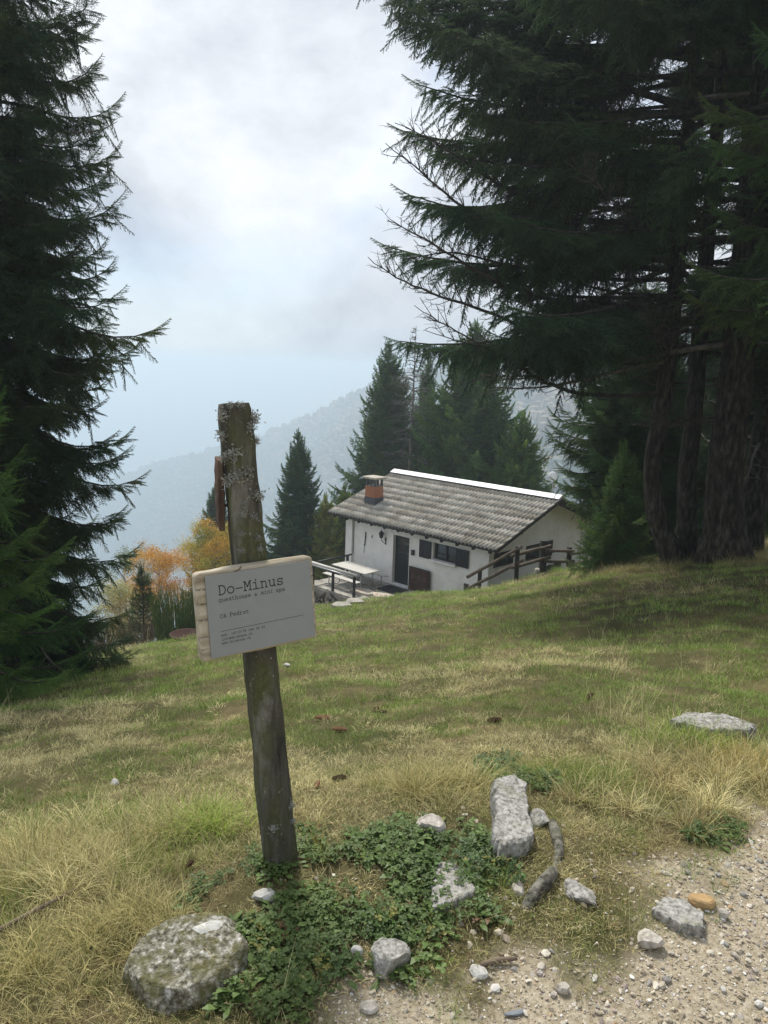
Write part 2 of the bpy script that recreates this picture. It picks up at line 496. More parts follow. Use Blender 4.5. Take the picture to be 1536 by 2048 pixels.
xs = sinh_axis(-95, 95, 300, 0.55)
ys = np.concatenate([np.linspace(-10, 0.9, 16)[:-1], 0.9 + sinh_axis(0, 135, 300, 0.5)])
me, gx, gy = grid_mesh('meadow', xs, ys, ground)
a = me.attributes.new('gravel', 'FLOAT', 'POINT')
a.data.foreach_set('value', gravel_mask(gx, gy))
m, nt, N, L, P = new_mat('meadow_soil')
tcn = N.new('ShaderNodeTexCoord')
nz = N.new('ShaderNodeTexNoise'); nz.inputs['Scale'].default_value = 1.6; nz.inputs['Detail'].default_value = 10; nz.inputs['Roughness'].default_value = 0.7
L.new(tcn.outputs['Object'], nz.inputs['Vector'])
r1 = ramp(N, [(0.3, (0.05, 0.06, 0.02)), (0.5, (0.095, 0.085, 0.04)), (0.66, (0.17, 0.135, 0.07)), (0.8, (0.11, 0.075, 0.045))])
L.new(nz.outputs['Fac'], r1.inputs['Fac'])
nz2 = N.new('ShaderNodeTexNoise'); nz2.inputs['Scale'].default_value = 60; nz2.inputs['Detail'].default_value = 8; nz2.inputs['Roughness'].default_value = 0.75
L.new(tcn.outputs['Object'], nz2.inputs['Vector'])
r2 = ramp(N, [(0.34, (0.25, 0.205, 0.14)), (0.5, (0.45, 0.385, 0.275)), (0.64, (0.60, 0.53, 0.41))])
L.new(nz2.outputs['Fac'], r2.inputs['Fac'])
ga = N.new('ShaderNodeAttribute'); ga.attribute_name = 'gravel'
mxn = N.new('ShaderNodeMix'); mxn.data_type = 'RGBA'
L.new(ga.outputs['Fac'], mxn.inputs['Factor']); L.new(r1.outputs['Color'], mxn.inputs['A']); L.new(r2.outputs['Color'], mxn.inputs['B'])
L.new(mxn.outputs['Result'], P.inputs['Base Color'])
P.inputs['Roughness'].default_value = 1.0; P.inputs['Specular IOR Level'].default_value = 0.1
bp = N.new('ShaderNodeBump'); bp.inputs['Strength'].default_value = 0.8; bp.inputs['Distance'].default_value = 0.012
L.new(nz2.outputs['Fac'], bp.inputs['Height']); L.new(bp.outputs['Normal'], P.inputs['Normal'])
M['soil'] = m
me.materials.append(m)
meadow = link(bpy.data.objects.new('meadow_ground', me))
tag(meadow, 'sloping grassy meadow with a gravelly corner in front', 'ground', kind='structure')

# valley floor far below, reaching the horizon
M['valley'] = mat_noise('wooded_valley', [(0.3, (0.03, 0.045, 0.02)), (0.55, (0.07, 0.075, 0.035)), (0.75, (0.14, 0.11, 0.05))], 0.02, detail=8, rough=1.0, spec=0.0)
def valley_z(X, Y):
    d = np.hypot(X, Y)
    z = -60 - 0.62 * np.maximum(d - 120, 0)
    z = np.maximum(z, -520 + 40 * (fbm(X * 0.0012, Y * 0.0012, 21, 4) - 0.5))
    z = z + sstep(3200, 7000, d) * 420 * (0.35 + fbm(X * 0.0006, Y * 0.0006, 23, 5))      # far range across the valley
    return z
vx = sinh_axis(-6000, 6000, 150, 0.01)
vy = np.concatenate([[60, 90, 120, 160], 200 + sinh_axis(0, 7400, 150, 0.01)])
me, _, _ = grid_mesh('valley', vx, vy, valley_z)
me.materials.append(M['valley'])
tag(link(bpy.data.objects.new('valley_ground', me)), 'hazy wooded valley floor far below the meadow', 'ground', kind='structure')

# the wooded mountain flank across the valley: ridge from near right to far left
RIDGE = np.array([
(-1019, 1500, -398),
(-764, 1500, -327),
(-612, 1500, -256),
(-502, 1470, -213),
(-415, 1440, -184),
(-339, 1400, -157),
(-266, 1350, -134),
(-197, 1300, -108),
(-104, 1200, -66),
(-26, 1100, -20),
(44, 950, 5),
(112, 800, 26),
(142, 700, 37),
(195, 600, 53),
(244, 520, 62),
(318, 460, 75)
], float)
u = np.linspace(0, len(RIDGE) - 1, 220)
rp = np.stack([np.interp(u, np.arange(len(RIDGE)), RIDGE[:, k]) for k in range(3)], 1)
for k in range(3):
    rp[:, k] = np.convolve(np.pad(rp[:, k], 6, 'edge'), np.ones(13) / 13, 'valid')
to_cam = -rp[:, :2] / np.linalg.norm(rp[:, :2], axis=1)[:, None]
to_cam = to_cam + np.array([-0.35, 0.0])
to_cam /= np.linalg.norm(to_cam, axis=1)[:, None]
ts = np.concatenate([np.linspace(-160, 0, 8)[:-1], np.linspace(0, 420, 60)])
HV = np.zeros((len(ts), len(rp), 3))
for i, t in enumerate(ts):
    HV[i, :, :2] = rp[:, :2] + to_cam * t
    HV[i, :, 2] = rp[:, 2] - (0.66 * t if t > 0 else -0.5 * t)
gn = fbm(HV[..., 0] * 0.012, HV[..., 1] * 0.012, 31, 4) - 0.5
HV[..., 2] += gn * 46 * sstep(0, 90, np.abs(ts))[:, None] + gn * 6
nx_ = len(rp)
idx = np.arange(nx_ - 1)[None, :] + np.arange(len(ts) - 1)[:, None] * nx_
F = np.stack([idx, idx + 1, idx + 1 + nx_, idx + nx_], -1).reshape(-1, 4)
hb = MB(); hb.add(HV.reshape(-1, 3), F)
hills = hb.build('hill', M['valley'], None, smooth=True)
tag(hills, 'hazy wooded mountain flank descending from right to left', 'hill', kind='structure')

# ------------------------------------------------------------------ scattering (for what nobody could count: needles, grass, leaves, gravel)
_groups = {}
def scatter_group(sources):
    key = tuple(s.name for s in sources)
    if key in _groups:
        return _groups[key]
    g = bpy.data.node_groups.new('scatter', 'GeometryNodeTree')
    g.interface.new_socket('Geometry', in_out='INPUT', socket_type='NodeSocketGeometry')
    g.interface.new_socket('Geometry', in_out='OUTPUT', socket_type='NodeSocketGeometry')
    n, l = g.nodes, g.links
    gi, go = n.new('NodeGroupInput'), n.new('NodeGroupOutput')
    def attr(name, dt):
        a = n.new('GeometryNodeInputNamedAttribute')
        a.data_type = dt
        a.inputs['Name'].default_value = name
        return a.outputs['Attribute']
    rot, scl, idx = attr('rot', 'FLOAT_VECTOR'), attr('scl', 'FLOAT_VECTOR'), attr('idx', 'INT')
    e2r = n.new('FunctionNodeEulerToRotation')
    l.new(rot, e2r.inputs[0])
    join = n.new('GeometryNodeJoinGeometry')
    for k, s in enumerate(sources):
        oi = n.new('GeometryNodeObjectInfo')
        oi.inputs['Object'].default_value = s
        oi.inputs['As Instance'].default_value = False
        cmp_ = n.new('FunctionNodeCompare')
        cmp_.data_type = 'INT'
        cmp_.operation = 'EQUAL'
        ia = [i for i in cmp_.inputs if i.enabled and i.type == 'INT']
        l.new(idx, ia[0])
        ia[1].default_value = k
        iop = n.new('GeometryNodeInstanceOnPoints')
        l.new(gi.outputs[0], iop.inputs['Points'])
        l.new(cmp_.outputs[0], iop.inputs['Selection'])
        l.new(oi.outputs['Geometry'], iop.inputs['Instance'])
        l.new(e2r.outputs[0], iop.inputs['Rotation'])
        l.new(scl, iop.inputs['Scale'])
        l.new(iop.outputs[0], join.inputs[0])
    l.new(join.outputs[0], go.inputs[0])
    _groups[key] = g
    return g

def scatter(name, pts, rot, scl, idx, tint, sources, parent=None, kind='stuff'):
    pts = np.asarray(pts, float).reshape(-1, 3)
    n = len(pts)
    me = bpy.data.meshes.new(name)
    me.vertices.add(n)
    me.vertices.foreach_set('co', pts.ravel())
    for nm, dt, key, val in (('rot', 'FLOAT_VECTOR', 'vector', rot), ('scl', 'FLOAT_VECTOR', 'vector', scl), ('tint', 'FLOAT_VECTOR', 'vector', tint), ('idx', 'INT', 'value', idx)):
        at_ = me.attributes.new(nm, dt, 'POINT')
        v = np.asarray(val)
        if nm == 'scl' and v.ndim == 1:
            v = np.repeat(v[:, None], 3, 1)
        at_.data.foreach_set(key, np.ascontiguousarray(v, dtype=np.int32 if dt == 'INT' else np.float32).ravel())
    o = bpy.data.objects.new(name, me)
    md = o.modifiers.new('scatter', 'NODES')
    md.node_group = scatter_group(sources)
    for s in sources[:1]:
        me.materials.append(s.data.materials[0])
    link(o, parent)
    o['kind'] = kind
    return o

def source(name, V, F, mat, bv=None):
    """a mesh that is only used by scatter(); it is not placed in the scene itself"""
    me = bpy.data.meshes.new(name)
    me.from_pydata(np.asarray(V, float).tolist(), [], [tuple(int(i) for i in f) for f in F])
    if bv is not None:
        at_ = me.attributes.new('bv', 'FLOAT', 'POINT')
        at_.data.foreach_set('value', np.asarray(bv, np.float32))
    me.materials.append(mat)
    me.update()
    return bpy.data.objects.new(name, me)

def eul(d, up):
    """rotation (XYZ euler) whose local X runs along d and whose local Z is as close to up as possible; arrays (n,3)"""
    d = d / (np.linalg.norm(d, axis=1)[:, None] + 1e-9)
    y = np.cross(up, d)
    y /= np.linalg.norm(y, axis=1)[:, None] + 1e-9
    z = np.cross(d, y)
    ry = -np.arcsin(np.clip(d[:, 2], -1, 1))
    rx = np.arctan2(y[:, 2], z[:, 2])
    rz = np.arctan2(d[:, 1], d[:, 0])
    return np.stack([rx, ry, rz], 1)

# ------------------------------------------------------------------ the white house
HROT = math.atan2(HX[1], HX[0])
def house_thing(name, label, cat, s=0, v=0, z=0, group=None, rz=0):
    return empty(name, hpt(s, v, z), HROT + rz, label, cat, group)

house = house_thing('house', 'small white plastered mountain house with grey corrugated roof and white ridge cap', 'house')
W0, W1, WD = -2.65, 4.75, 7.10           # left end, right end, depth
SL = 0.3625                              # roof slope
def roof_z(v):
    return 2.40 + (v + 0.45) * SL if v <= 3.55 else 2.40 + (7.55 - v) * SL
w = MB()
T_ = 0.28
top = 2.50
# front wall with door and window openings
w.box(W0, -0.02, 0, T_, -0.9, top); w.box(-0.02, 0.97, 0, T_, 2.03, top); w.box(-0.02, 0.97, 0, T_, -0.9, -0.05)
w.box(0.97, 2.12, 0, T_, -0.9, top); w.box(2.12, 3.26, 0, T_, -0.9, 1.40); w.box(2.12, 3.26, 0, T_, 2.05, top); w.box(3.26, W1, 0, T_, -0.9, top)
w.build('front_wall', M['plaster'], house)
w = MB()
w.box(W0 - 0.04, W0 + 0.34, -0.10, 0.0, -0.9, 2.38)
w.build('corner_pier', M['plaster'], house)
def gable(s0, s1):
    g = MB()
    prof = [(T_, -0.9), (WD, -0.9), (WD, roof_z(WD) - 0.12), (3.55, roof_z(3.55) - 0.12), (T_, roof_z(T_) - 0.12)]
    V = [(s, v, z) for s in (s0, s1) for v, z in prof]
    g.add(V, [(0, 1, 2, 3, 4)[::-1], (5, 6, 7, 8, 9)] + [(i, (i + 1) % 5, 5 + (i + 1) % 5, 5 + i) for i in range(5)])
    return g
gable(W1 - T_, W1 - 0.003).build('gable_wall', M['plaster'], house)
gable(W0 + 0.003, W0 + T_).build('gable_wall', M['plaster'], house)
w = MB(); w.box(W0 + T_, W1 - T_, WD - T_, WD - 0.005, -0.9, 2.46); w.build('back_wall', M['plaster'], house)
w = MB(); w.box(W0 + T_, W1 - T_, T_, WD - T_, -0.12, -0.06); w.build('floor_slab', M['concrete'], house)

# roof: deck, sheets laid in rows, ridge cap, verge boards, gutter, rafters
S0, S1 = -3.45, 5.32
roof = MB()
ang = math.atan(SL)
for sgn in (0, 1):
    V = []
    for s in (S0 + 0.06, S1 - 0.06):
        for v, dz in ((-0.40, -0.045), (3.55, -0.045), (3.55, -0.09), (-0.40, -0.09)):
            vv = v if sgn == 0 else 7.1 - v
            V.append((s, vv, roof_z(v) + dz))
    roof.add(V, [(0, 1, 2, 3), (4, 7, 6, 5), (0, 4, 5, 1), (1, 5, 6, 2), (2, 6, 7, 3), (3, 7, 4, 0)])
roof_o = roof.build('roof', M['dark_wood'], house)
NC, NR, NW = 10, 9, 5
pitch = (S1 - S0) / (NC * NW)
slope_len = 4.0 / math.cos(ang)
vis = (slope_len - 0.10) / NR
def sheet_mesh():
    b = MB()
    n = NW * 8 + 2
    xs_ = np.linspace(0, pitch * (NW + 0.25), n)
    zw = 0.040 * np.cos(2 * math.pi * xs_ / pitch)
    L_ = vis + 0.10
    rows = [(0.0, -0.008, zw), (0.0, 0.0, zw), (L_, 0.0, zw), (L_, -0.008, zw)]
    V = [(x, y, z + dz) for y, dz, zz in rows for x, z in zip(xs_, zz)]
    F = [(r * n + i, r * n + i + 1, (r + 1) * n + i + 1, (r + 1) * n + i) for r in range(3) for i in range(n - 1)]
    F += [(3 * n + i, 3 * n + i + 1, i + 1, i) for i in range(n - 1)]
    b.add(V, F)
    return b.mesh('roof_sheet', True)
smesh = sheet_mesh()
sheet_mats = [M['fibre']]
for k, (c0, c1, c2) in enumerate([((0.25, 0.235, 0.20), (0.43, 0.41, 0.365), (0.58, 0.56, 0.52)), ((0.19, 0.17, 0.14), (0.34, 0.315, 0.27), (0.48, 0.455, 0.41))]):
    sheet_mats.append(mat_noise('fibre_cement_weathered', [(0.28, c0), (0.5, c1), (0.72, c2)], 3.1 + k, detail=9, bump=0.25, bscale=40, rough=0.95, spec=0.1, coords='World', second=((0.22, 0.16, 0.10), 1.1, 0.52, 0.72, 0.4)))
smesh.materials.clear()
smeshes = []
for mt in sheet_mats:
    mm = smesh.copy(); mm.materials.append(mt); smeshes.append(mm)
rs = random.Random(5)
for back in (0, 1):
    for r_ in range(NR):
        for c in range(NC):
            o = bpy.data.objects.new('roof_sheet', smeshes[rs.choice((0, 0, 1, 2))])
            link(o, roof_o)
            d = r_ * vis + rs.uniform(-0.03, 0.03)
            s = S0 + c * pitch * NW
            v = -0.45 + d * math.cos(ang)
            z = 2.40 + d * math.sin(ang) + 0.028
            tilt = ang - 0.035
            if back:
                o.location = (s + pitch * (NW + 0.25), 7.1 - v, z)
                o.rotation_euler = (tilt, 0, math.pi)
            else:
                o.location = (s, v, z)
                o.rotation_euler = (tilt, 0.0, rs.uniform(-0.004, 0.004))
cap = MB()
prof = [(-0.27, -0.27 * SL - 0.0), (0.0, 0.03), (0.27, -0.27 * SL)]
zr = roof_z(3.55) + 0.115
V = [(s, 3.55 + v, zr + z + dz) for s in (S0 - 0.04, S1 + 0.06) for dz in (0, -0.012) for v, z in prof]
cap.add(V, [(0, 1, 7, 6), (1, 2, 8, 7), (3, 9, 10, 4), (4, 10, 11, 5), (0, 6, 9, 3), (2, 5, 11, 8), (0, 3, 4, 1), (1, 4, 5, 2), (6, 7, 10, 9), (7, 8, 11, 10)])
cap.build('ridge_cap', M['white_metal'], roof_o)
for s in (S0 + 0.015, S1 - 0.015):
    for sg in (0, 1):
        b = MB()
        pa = (s, -0.42 if not sg else 7.52, roof_z(-0.42) - 0.075)
        pb = (s, 3.55, roof_z(3.55) - 0.075)
        b.bar(pa, pb, 0.05, 0.16, up=(0, 0, 1))
        b.build('verge_board', M['dark_wood'], roof_o)
g = MB()
a_ = np.linspace(math.pi, 2 * math.pi, 9)
ro = [(0.062 * math.cos(t), 0.062 * math.sin(t)) for t in a_] + [(0.054 * math.cos(t), 0.054 * math.sin(t)) for t in a_[::-1]]
V = [(s, -0.475 + y, 2.395 + z) for s in (S0 - 0.02, S1 + 0.02) for y, z in ro]
n_ = len(ro)
g.add(V, [(i, (i + 1) % n_, n_ + (i + 1) % n_, n_ + i) for i in range(n_)] + [tuple(range(n_))[::-1], tuple(range(n_, 2 * n_))])
g.build('gutter', M['black_metal'], roof_o)
for k in range(12):
    s = S0 + 0.30 + k * (S1 - S0 - 0.6) / 11
    b = MB()
    b.bar((s, -0.38, roof_z(-0.38) - 0.155), (s, 0.05, roof_z(0.05) - 0.155), 0.09, 0.125)
    b.build('rafter', M['dark_wood'], roof_o)
for v in (1.2, 2.6):                     # purlin ends under the verge
    b = MB(); b.box(W1 - 0.05, S1 - 0.06, v - 0.06, v + 0.06, roof_z(v) - 0.24, roof_z(v) - 0.10); b.build('purlin', M['dark_wood'], roof_o)
b = MB()                                  # scalloped dark board above the front wall, left of the door
n_ = 60
xs_ = np.linspace(-2.25, 0.98, n_)
lowz = 2.16 + 0.035 * np.abs(np.sin(np.linspace(0, 13 * math.pi, n_)))
V = [(x, y, z) for y in (-0.05, -0.02) for x, z in list(zip(xs_, lowz)) + [(x, 2.47) for x in xs_]]
F = []
for o_ in (0, 2 * n_):
    F += [(o_ + i, o_ + i + 1, o_ + n_ + i + 1, o_ + n_ + i) if o_ == 0 else (o_ + n_ + i, o_ + n_ + i + 1, o_ + i + 1, o_ + i) for i in range(n_ - 1)]
F += [(i + 1, i, 2 * n_ + i, 2 * n_ + i + 1) for i in range(n_ - 1)]
b.add(V, F); b.build('valance_board', M['dark_wood'], house)

# chimney
ch = empty('chimney', (-2.10, 0.93, roof_z(0.93) - 0.1)); ch.parent = house
b = MB(); b.box(-0.31, 0.31, -0.27, 0.27, -0.25, 0.33); b.build('flashing', M['lead'], ch, bevel=0.01)
b = MB(); b.box(-0.265, 0.265, -0.225, 0.225, 0.331, 0.80); b.build('mortar_core', M['mortar'], ch)
def brick_mesh(l):
    bb = MB(); bb.box(0, l, -0.055, 0.0, 0, 0.062)
    return bb.mesh('brick')
bm_long, bm_short = brick_mesh(0.255), brick_mesh(0.12)
for mm in (bm_long, bm_short):
    mm.materials.append(M['brick'])
for c in range(6):
    z = 0.338 + c * 0.077
    for side in range(4):
        Lh = 0.285 if side % 2 == 0 else 0.245
        off = 0.245 if side % 2 == 0 else 0.285
        x = -Lh + (0.0 if c % 2 == 0 else 0.0)
        seq = (bm_long, bm_long) if c % 2 == 0 else (bm_short, bm_long, bm_short)
        if side % 2:
            seq = (bm_long, bm_short) if c % 2 == 0 else (bm_short, bm_long)
        x = -Lh
        for q in seq:
            l_ = 0.255 if q is bm_long else 0.12
            o = bpy.data.objects.new('brick', q); link(o, ch)
            a2 = side * math.pi / 2
            o.rotation_euler = (0, 0, a2)
            p_ = Matrix.Rotation(a2, 3, 'Z') @ Vector((x, -off + 0.035, z))
            o.location = p_
            x += l_ + 0.015
for sx, sy in ((-1, -1), (1, -1), (1, 1), (-1, 1), (0, -1), (0, 1)):
    b = MB(); b.box(sx * 0.235 - 0.04, sx * 0.235 + 0.04, sy * 0.20 - 0.035, sy * 0.20 + 0.035, 0.802, 1.10); b.build('pillar', M['lead'], ch)
b = MB(); b.box(-0.40, 0.40, -0.34, 0.34, 1.103, 1.19); b.build('cap_slab', M['concrete'], ch, bevel=0.02)

# door
door = empty('door', (0, 0, 0)); door.parent = house
b = MB(); b.box(0.05, 0.90, 0.13, 0.16, 0.03, 1.985); b.build('door_leaf', M['navy'], door)
for k in range(7):
    x0 = 0.115 + k * 0.105
    b = MB(); b.box(x0, x0 + 0.096, 0.112, 0.129, 0.14, 1.18); b.build('plank', M['navy'], door)
b = MB()
b.box(0.05, 0.11, 0.105, 0.128, 0.03, 1.985); b.box(0.855, 0.90, 0.105, 0.128, 0.03, 1.985); b.box(0.11, 0.855, 0.105, 0.128, 1.85, 1.985); b.box(0.11, 0.855, 0.105, 0.128, 1.19, 1.27); b.box(0.11, 0.855, 0.105, 0.128, 0.03, 0.135)
b.build('rail', M['navy'], door)
b = MB(); b.box(0.112, 0.853, 0.118, 0.127, 1.272, 1.848); b.build('pane', M['glass'], door)
b = MB(); b.bar((0.82, 0.06, 1.04), (0.74, 0.06, 1.04), 0.02, 0.02); b.bar((0.82, 0.10, 1.04), (0.82, 0.055, 1.04), 0.02, 0.02); b.build('handle', M['black_metal'], door)
b = MB()
b.box(-0.16, 0.045, -0.035, 0.12, -0.05, 2.06); b.box(0.905, 0.985, -0.012, 0.12, -0.05, 2.06); b.box(0.046, 0.904, -0.012, 0.12, 1.99, 2.06)
b.build('door_frame', M['plaster'], door)
b = MB(); b.box(0.046, 0.904, -0.06, 0.13, -0.04, 0.028); b.build('threshold', M['white_metal'], door)

# front window with two open shutters
win = empty('window', (0, 0, 0)); win.parent = house
b = MB(); b.box(2.13, 3.25, 0.16, 0.17, 1.41, 2.04); b.build('pane', M['glass'], win)
b = MB()
for a_ in ((2.121, 2.18), (3.20, 3.259)):
    b.box(a_[0], a_[1], 0.10, 0.155, 1.401, 2.049)
b.box(2.18, 3.20, 0.10, 0.155, 1.99, 2.049); b.box(2.18, 3.20, 0.10, 0.155, 1.401, 1.45); b.box(2.67, 2.71, 0.10, 0.155, 1.45, 1.99)
b.build('window_frame', M['dark_wood'], win)
b = MB(); b.box(2.03, 3.32, -0.14, 0.10, 1.33, 1.398); b.build('sill', M['plaster'], win, bevel=0.008)
def shutter(parent, s0, s1, z0, z1, v, n=4, thick=0.03):
    b = MB()
    b.box(s0, s0 + 0.055, v - thick, v, z0, z1); b.box(s1 - 0.055, s1, v - thick, v, z0, z1)
    b.box(s0 + 0.055, s1 - 0.055, v - thick, v, z1 - 0.06, z1); b.box(s0 + 0.055, s1 - 0.055, v - thick, v, z0, z0 + 0.06)
    o = b.build('shutter', M['navy'], parent)
    wd = (s1 - s0 - 0.11) / n
    for k in range(n):
        b = MB(); b.box(s0 + 0.056 + k * wd, s0 + 0.05 + (k + 1) * wd, v - thick + 0.008, v - 0.004, z0 + 0.061, z1 - 0.061); b.build('board', M['navy'], o)
    return o
shutter(win, 1.46, 2.05, 1.37, 2.05, -0.03)
sh = shutter(win, 3.28, 3.87, 1.38, 2.05, -0.03)
# gable windows
for (v0, v1, z0, z1) in ((2.30, 3.40, 1.50, 2.06), (0.30, 1.45, 1.55, 2.06)):
    gw = empty('window', (0, 0, 0)); gw.parent = house
    b = MB(); b.box(W1 - 0.02, W1 + 0.012, v0 + 0.05, v1 - 0.05, z0 + 0.05, z1 - 0.05); b.build('pane', M['glass'], gw)
    b = MB()
    b.box(W1 - 0.02, W1 + 0.035, v0, v0 + 0.05, z0, z1); b.box(W1 - 0.02, W1 + 0.035, v1 - 0.05, v1, z0, z1)
    b.box(W1 - 0.02, W1 + 0.035, v0 + 0.05, v1 - 0.05, z0, z0 + 0.05); b.box(W1 - 0.02, W1 + 0.035, v0 + 0.05, v1 - 0.05, z1 - 0.05, z1)
    b.build('window_frame', M['dark_wood'], gw)
    if v0 > 2:
        b = MB(); b.box(W1 + 0.02, W1 + 0.05, 3.45, 4.05, 1.46, 2.08); b.build('shutter', M['dark_wood'], gw)
        b = MB(); b.box(W1 - 0.02, W1 + 0.03, 3.41, 3.445, 1.46, 2.08); b.build('mullion', M['plaster'], gw)
b = MB(); b.tube([(W1 + 0.012, 6.2, 2.35), (W1 + 0.012, 6.22, 1.8), (W1 + 0.012, 6.26, 0.6)], 0.008, 5); b.build('cable', M['black_metal'], house)
b = MB(); b.tube([(W0 + 0.38, -0.012, 2.4), (W0 + 0.37, -0.012, 1.5), (W0 + 0.37, -0.012, 0.75)], 0.011, 5); b.build('cable', M['black_metal'], house)

# things on and by the front wall
t = house_thing('wall_lantern', 'black wrought-iron lantern on a curled bracket left of the door', 'lantern', -0.45, 0, 1.55)
b = MB()
b.tube([(0.05, 0, 0.02), (0.06, -0.06, 0.0), (0.04, -0.13, 0.05), (-0.03, -0.16, 0.12), (-0.06, -0.16, 0.20)], 0.014, 6); b.tube([(0.05, -0.01, 0.16), (0.07, -0.05, 0.2), (0.05, -0.09, 0.15)], 0.012, 6); b.box(0.02, 0.08, -0.015, 0, -0.06, 0.24)
b.build('bracket', M['black_metal'], t)
def frustum(b, c, r0, r1, z0, z1, n=6):
    a_ = np.arange(n) * 2 * math.pi / n
    V = [(c[0] + r * math.cos(q), c[1] + r * math.sin(q), z) for r, z in ((r0, z0), (r1, z1)) for q in a_]
    b.add(V, [(i, (i + 1) % n, n + (i + 1) % n, n + i) for i in range(n)] + [tuple(range(n))[::-1], tuple(range(n, 2 * n))])
b = MB(); frustum(b, (-0.06, -0.16), 0.055, 0.095, 0.22, 0.41); b.build('glass_body', M['glass'], t)
b = MB(); frustum(b, (-0.06, -0.16), 0.12, 0.035, 0.412, 0.50); frustum(b, (-0.06, -0.16), 0.02, 0.012, 0.501, 0.56)
for q in range(6):
    q_ = q * math.pi / 3
    b.bar((-0.06 + 0.057 * math.cos(q_), -0.16 + 0.057 * math.sin(q_), 0.215), (-0.06 + 0.098 * math.cos(q_), -0.16 + 0.098 * math.sin(q_), 0.411), 0.012, 0.012)
b.build('cage', M['black_metal'], t)
t = house_thing('hanging_tool', 'dark old iron tool hanging on the white wall above the picnic table', 'tool', -1.60, -0.02, 1.2)
b = MB(); b.tube([(0.06, -0.01, 0.60), (0.05, -0.015, 0.4), (0.02, -0.015, 0.12), (0.0, -0.015, 0.05)], [0.018, 0.026, 0.02, 0.032], 6); b.build('shaft', M['dark_wood'], t)
b = MB(); b.tube([(0.0, -0.01, 0.62), (0.03, -0.02, 0.57), (0.07, -0.015, 0.60)], 0.011, 5); b.build('hook', M['black_metal'], t)
b = MB(); b.tube([(0.0, -0.015, 0.03), (-0.03, -0.015, -0.15), (-0.06, -0.01, -0.28)], 0.006, 4); b.tube([(0.01, -0.015, 0.03), (0.0, -0.015, -0.2), (0.0, -0.01, -0.27)], 0.006, 4); b.build('cord', M['dark_wood'], t)
o = MB(); o.tube([(0, 0, 0.08), (-0.02, -0.03, 0.03), (0.01, -0.07, 0.0), (0.03, -0.05, -0.05)], [0.012, 0.018, 0.022, 0.01], 6)
o = o.build('wall_hook', M['black_metal']); o.location = hpt(-1.15, 0, 1.68); o.rotation_euler = (0, 0, HROT)
tag(o, 'small dark iron hook on the white wall between tool and lantern', 'hook')
t = house_thing('letterbox', 'small black letterbox fixed to the wall right of the door', 'letterbox', 1.13, -0.004, 1.36)
b = MB(); b.box(-0.06, 0.06, -0.09, 0, 0, 0.19); b.build('box', M['black_metal'], t, bevel=0.008)
b = MB(); b.box(-0.068, 0.068, -0.10, 0.0, 0.192, 0.206); b.build('lid', M['black_metal'], t)
t = house_thing('metal_panel', 'dark rust-brown panel with faint pale ornaments standing right of the door', 'panel', 1.04, -0.10, -0.04)
b = MB(); b.box(0.03, 1.03, -0.02, 0.015, 0.03, 0.93); b.build('plate', M['rust'], t)
b = MB(); b.box(0, 1.06, -0.035, 0.02, 0.932, 0.965); b.box(0, 0.029, -0.03, 0.02, 0.0, 0.931); b.box(1.031, 1.06, -0.03, 0.02, 0.0, 0.931); b.build('frame', M['dark_wood'], t)
orn = mat_noise('faded_ornament', [(0.3, (0.13, 0.07, 0.055)), (0.7, (0.26, 0.19, 0.16))], 20)
for cx in (0.22, 0.53, 0.84):
    b = MB()
    for q in range(3):
        r_ = 0.10 - 0.035 * q
        a_ = np.linspace(0.3 * q, 5.2 + 0.4 * q, 14)
        b.tube(np.stack([cx + r_ * np.cos(a_), np.full(14, -0.024), 0.58 + r_ * 0.9 * np.sin(a_)], 1), 0.007, 4)
    b.build('ornament', orn, t)
t = house_thing('bucket', 'grey metal bucket in front of the rust-brown panel', 'bucket', 1.72, -0.42, gz(*hpt(1.72, -0.42)[:2]) - HB[2] - 0.01)
b = MB()
a_ = np.arange(18) * 2 * math.pi / 18
V = [(r_ * math.cos(q), r_ * math.sin(q), z) for r_, z in ((0.12, 0), (0.165, 0.28), (0.152, 0.28), (0.11, 0.02)) for q in a_]
b.add(V, [(k * 18 + i, k * 18 + (i + 1) % 18, (k + 1) * 18 + (i + 1) % 18, (k + 1) * 18 + i) for k in range(3) for i in range(18)] + [tuple(range(18))[::-1], tuple(range(54, 72))])
b.build('body', M['steel'], t, smooth=False)
b = MB(); q = np.linspace(0, math.pi, 12); b.tube(np.stack([0.165 * np.cos(q), 0.05 * np.sin(q), 0.27 + 0.14 * np.sin(q)], 1), 0.006, 5); b.build('handle', M['black_metal'], t)
t = MB(); t.bar((0, 0, 0), (0.01, 0, 0.62), 0.025, 0.025); t.bar((0.01, 0, 0.62), (0.012, 0, 0.66), 0.034, 0.034)
o = t.build('marker_stake', flat_mat('red_brown_paint', (0.16, 0.05, 0.035), 0.7)); o.location = hpt(2.62, -0.25, 0); o.location.z = gz(o.location.x, o.location.y) - 0.05; o.rotation_euler = (0, 0, HROT)
tag(o, 'thin red-brown stake standing against the white wall below the window', 'stake')

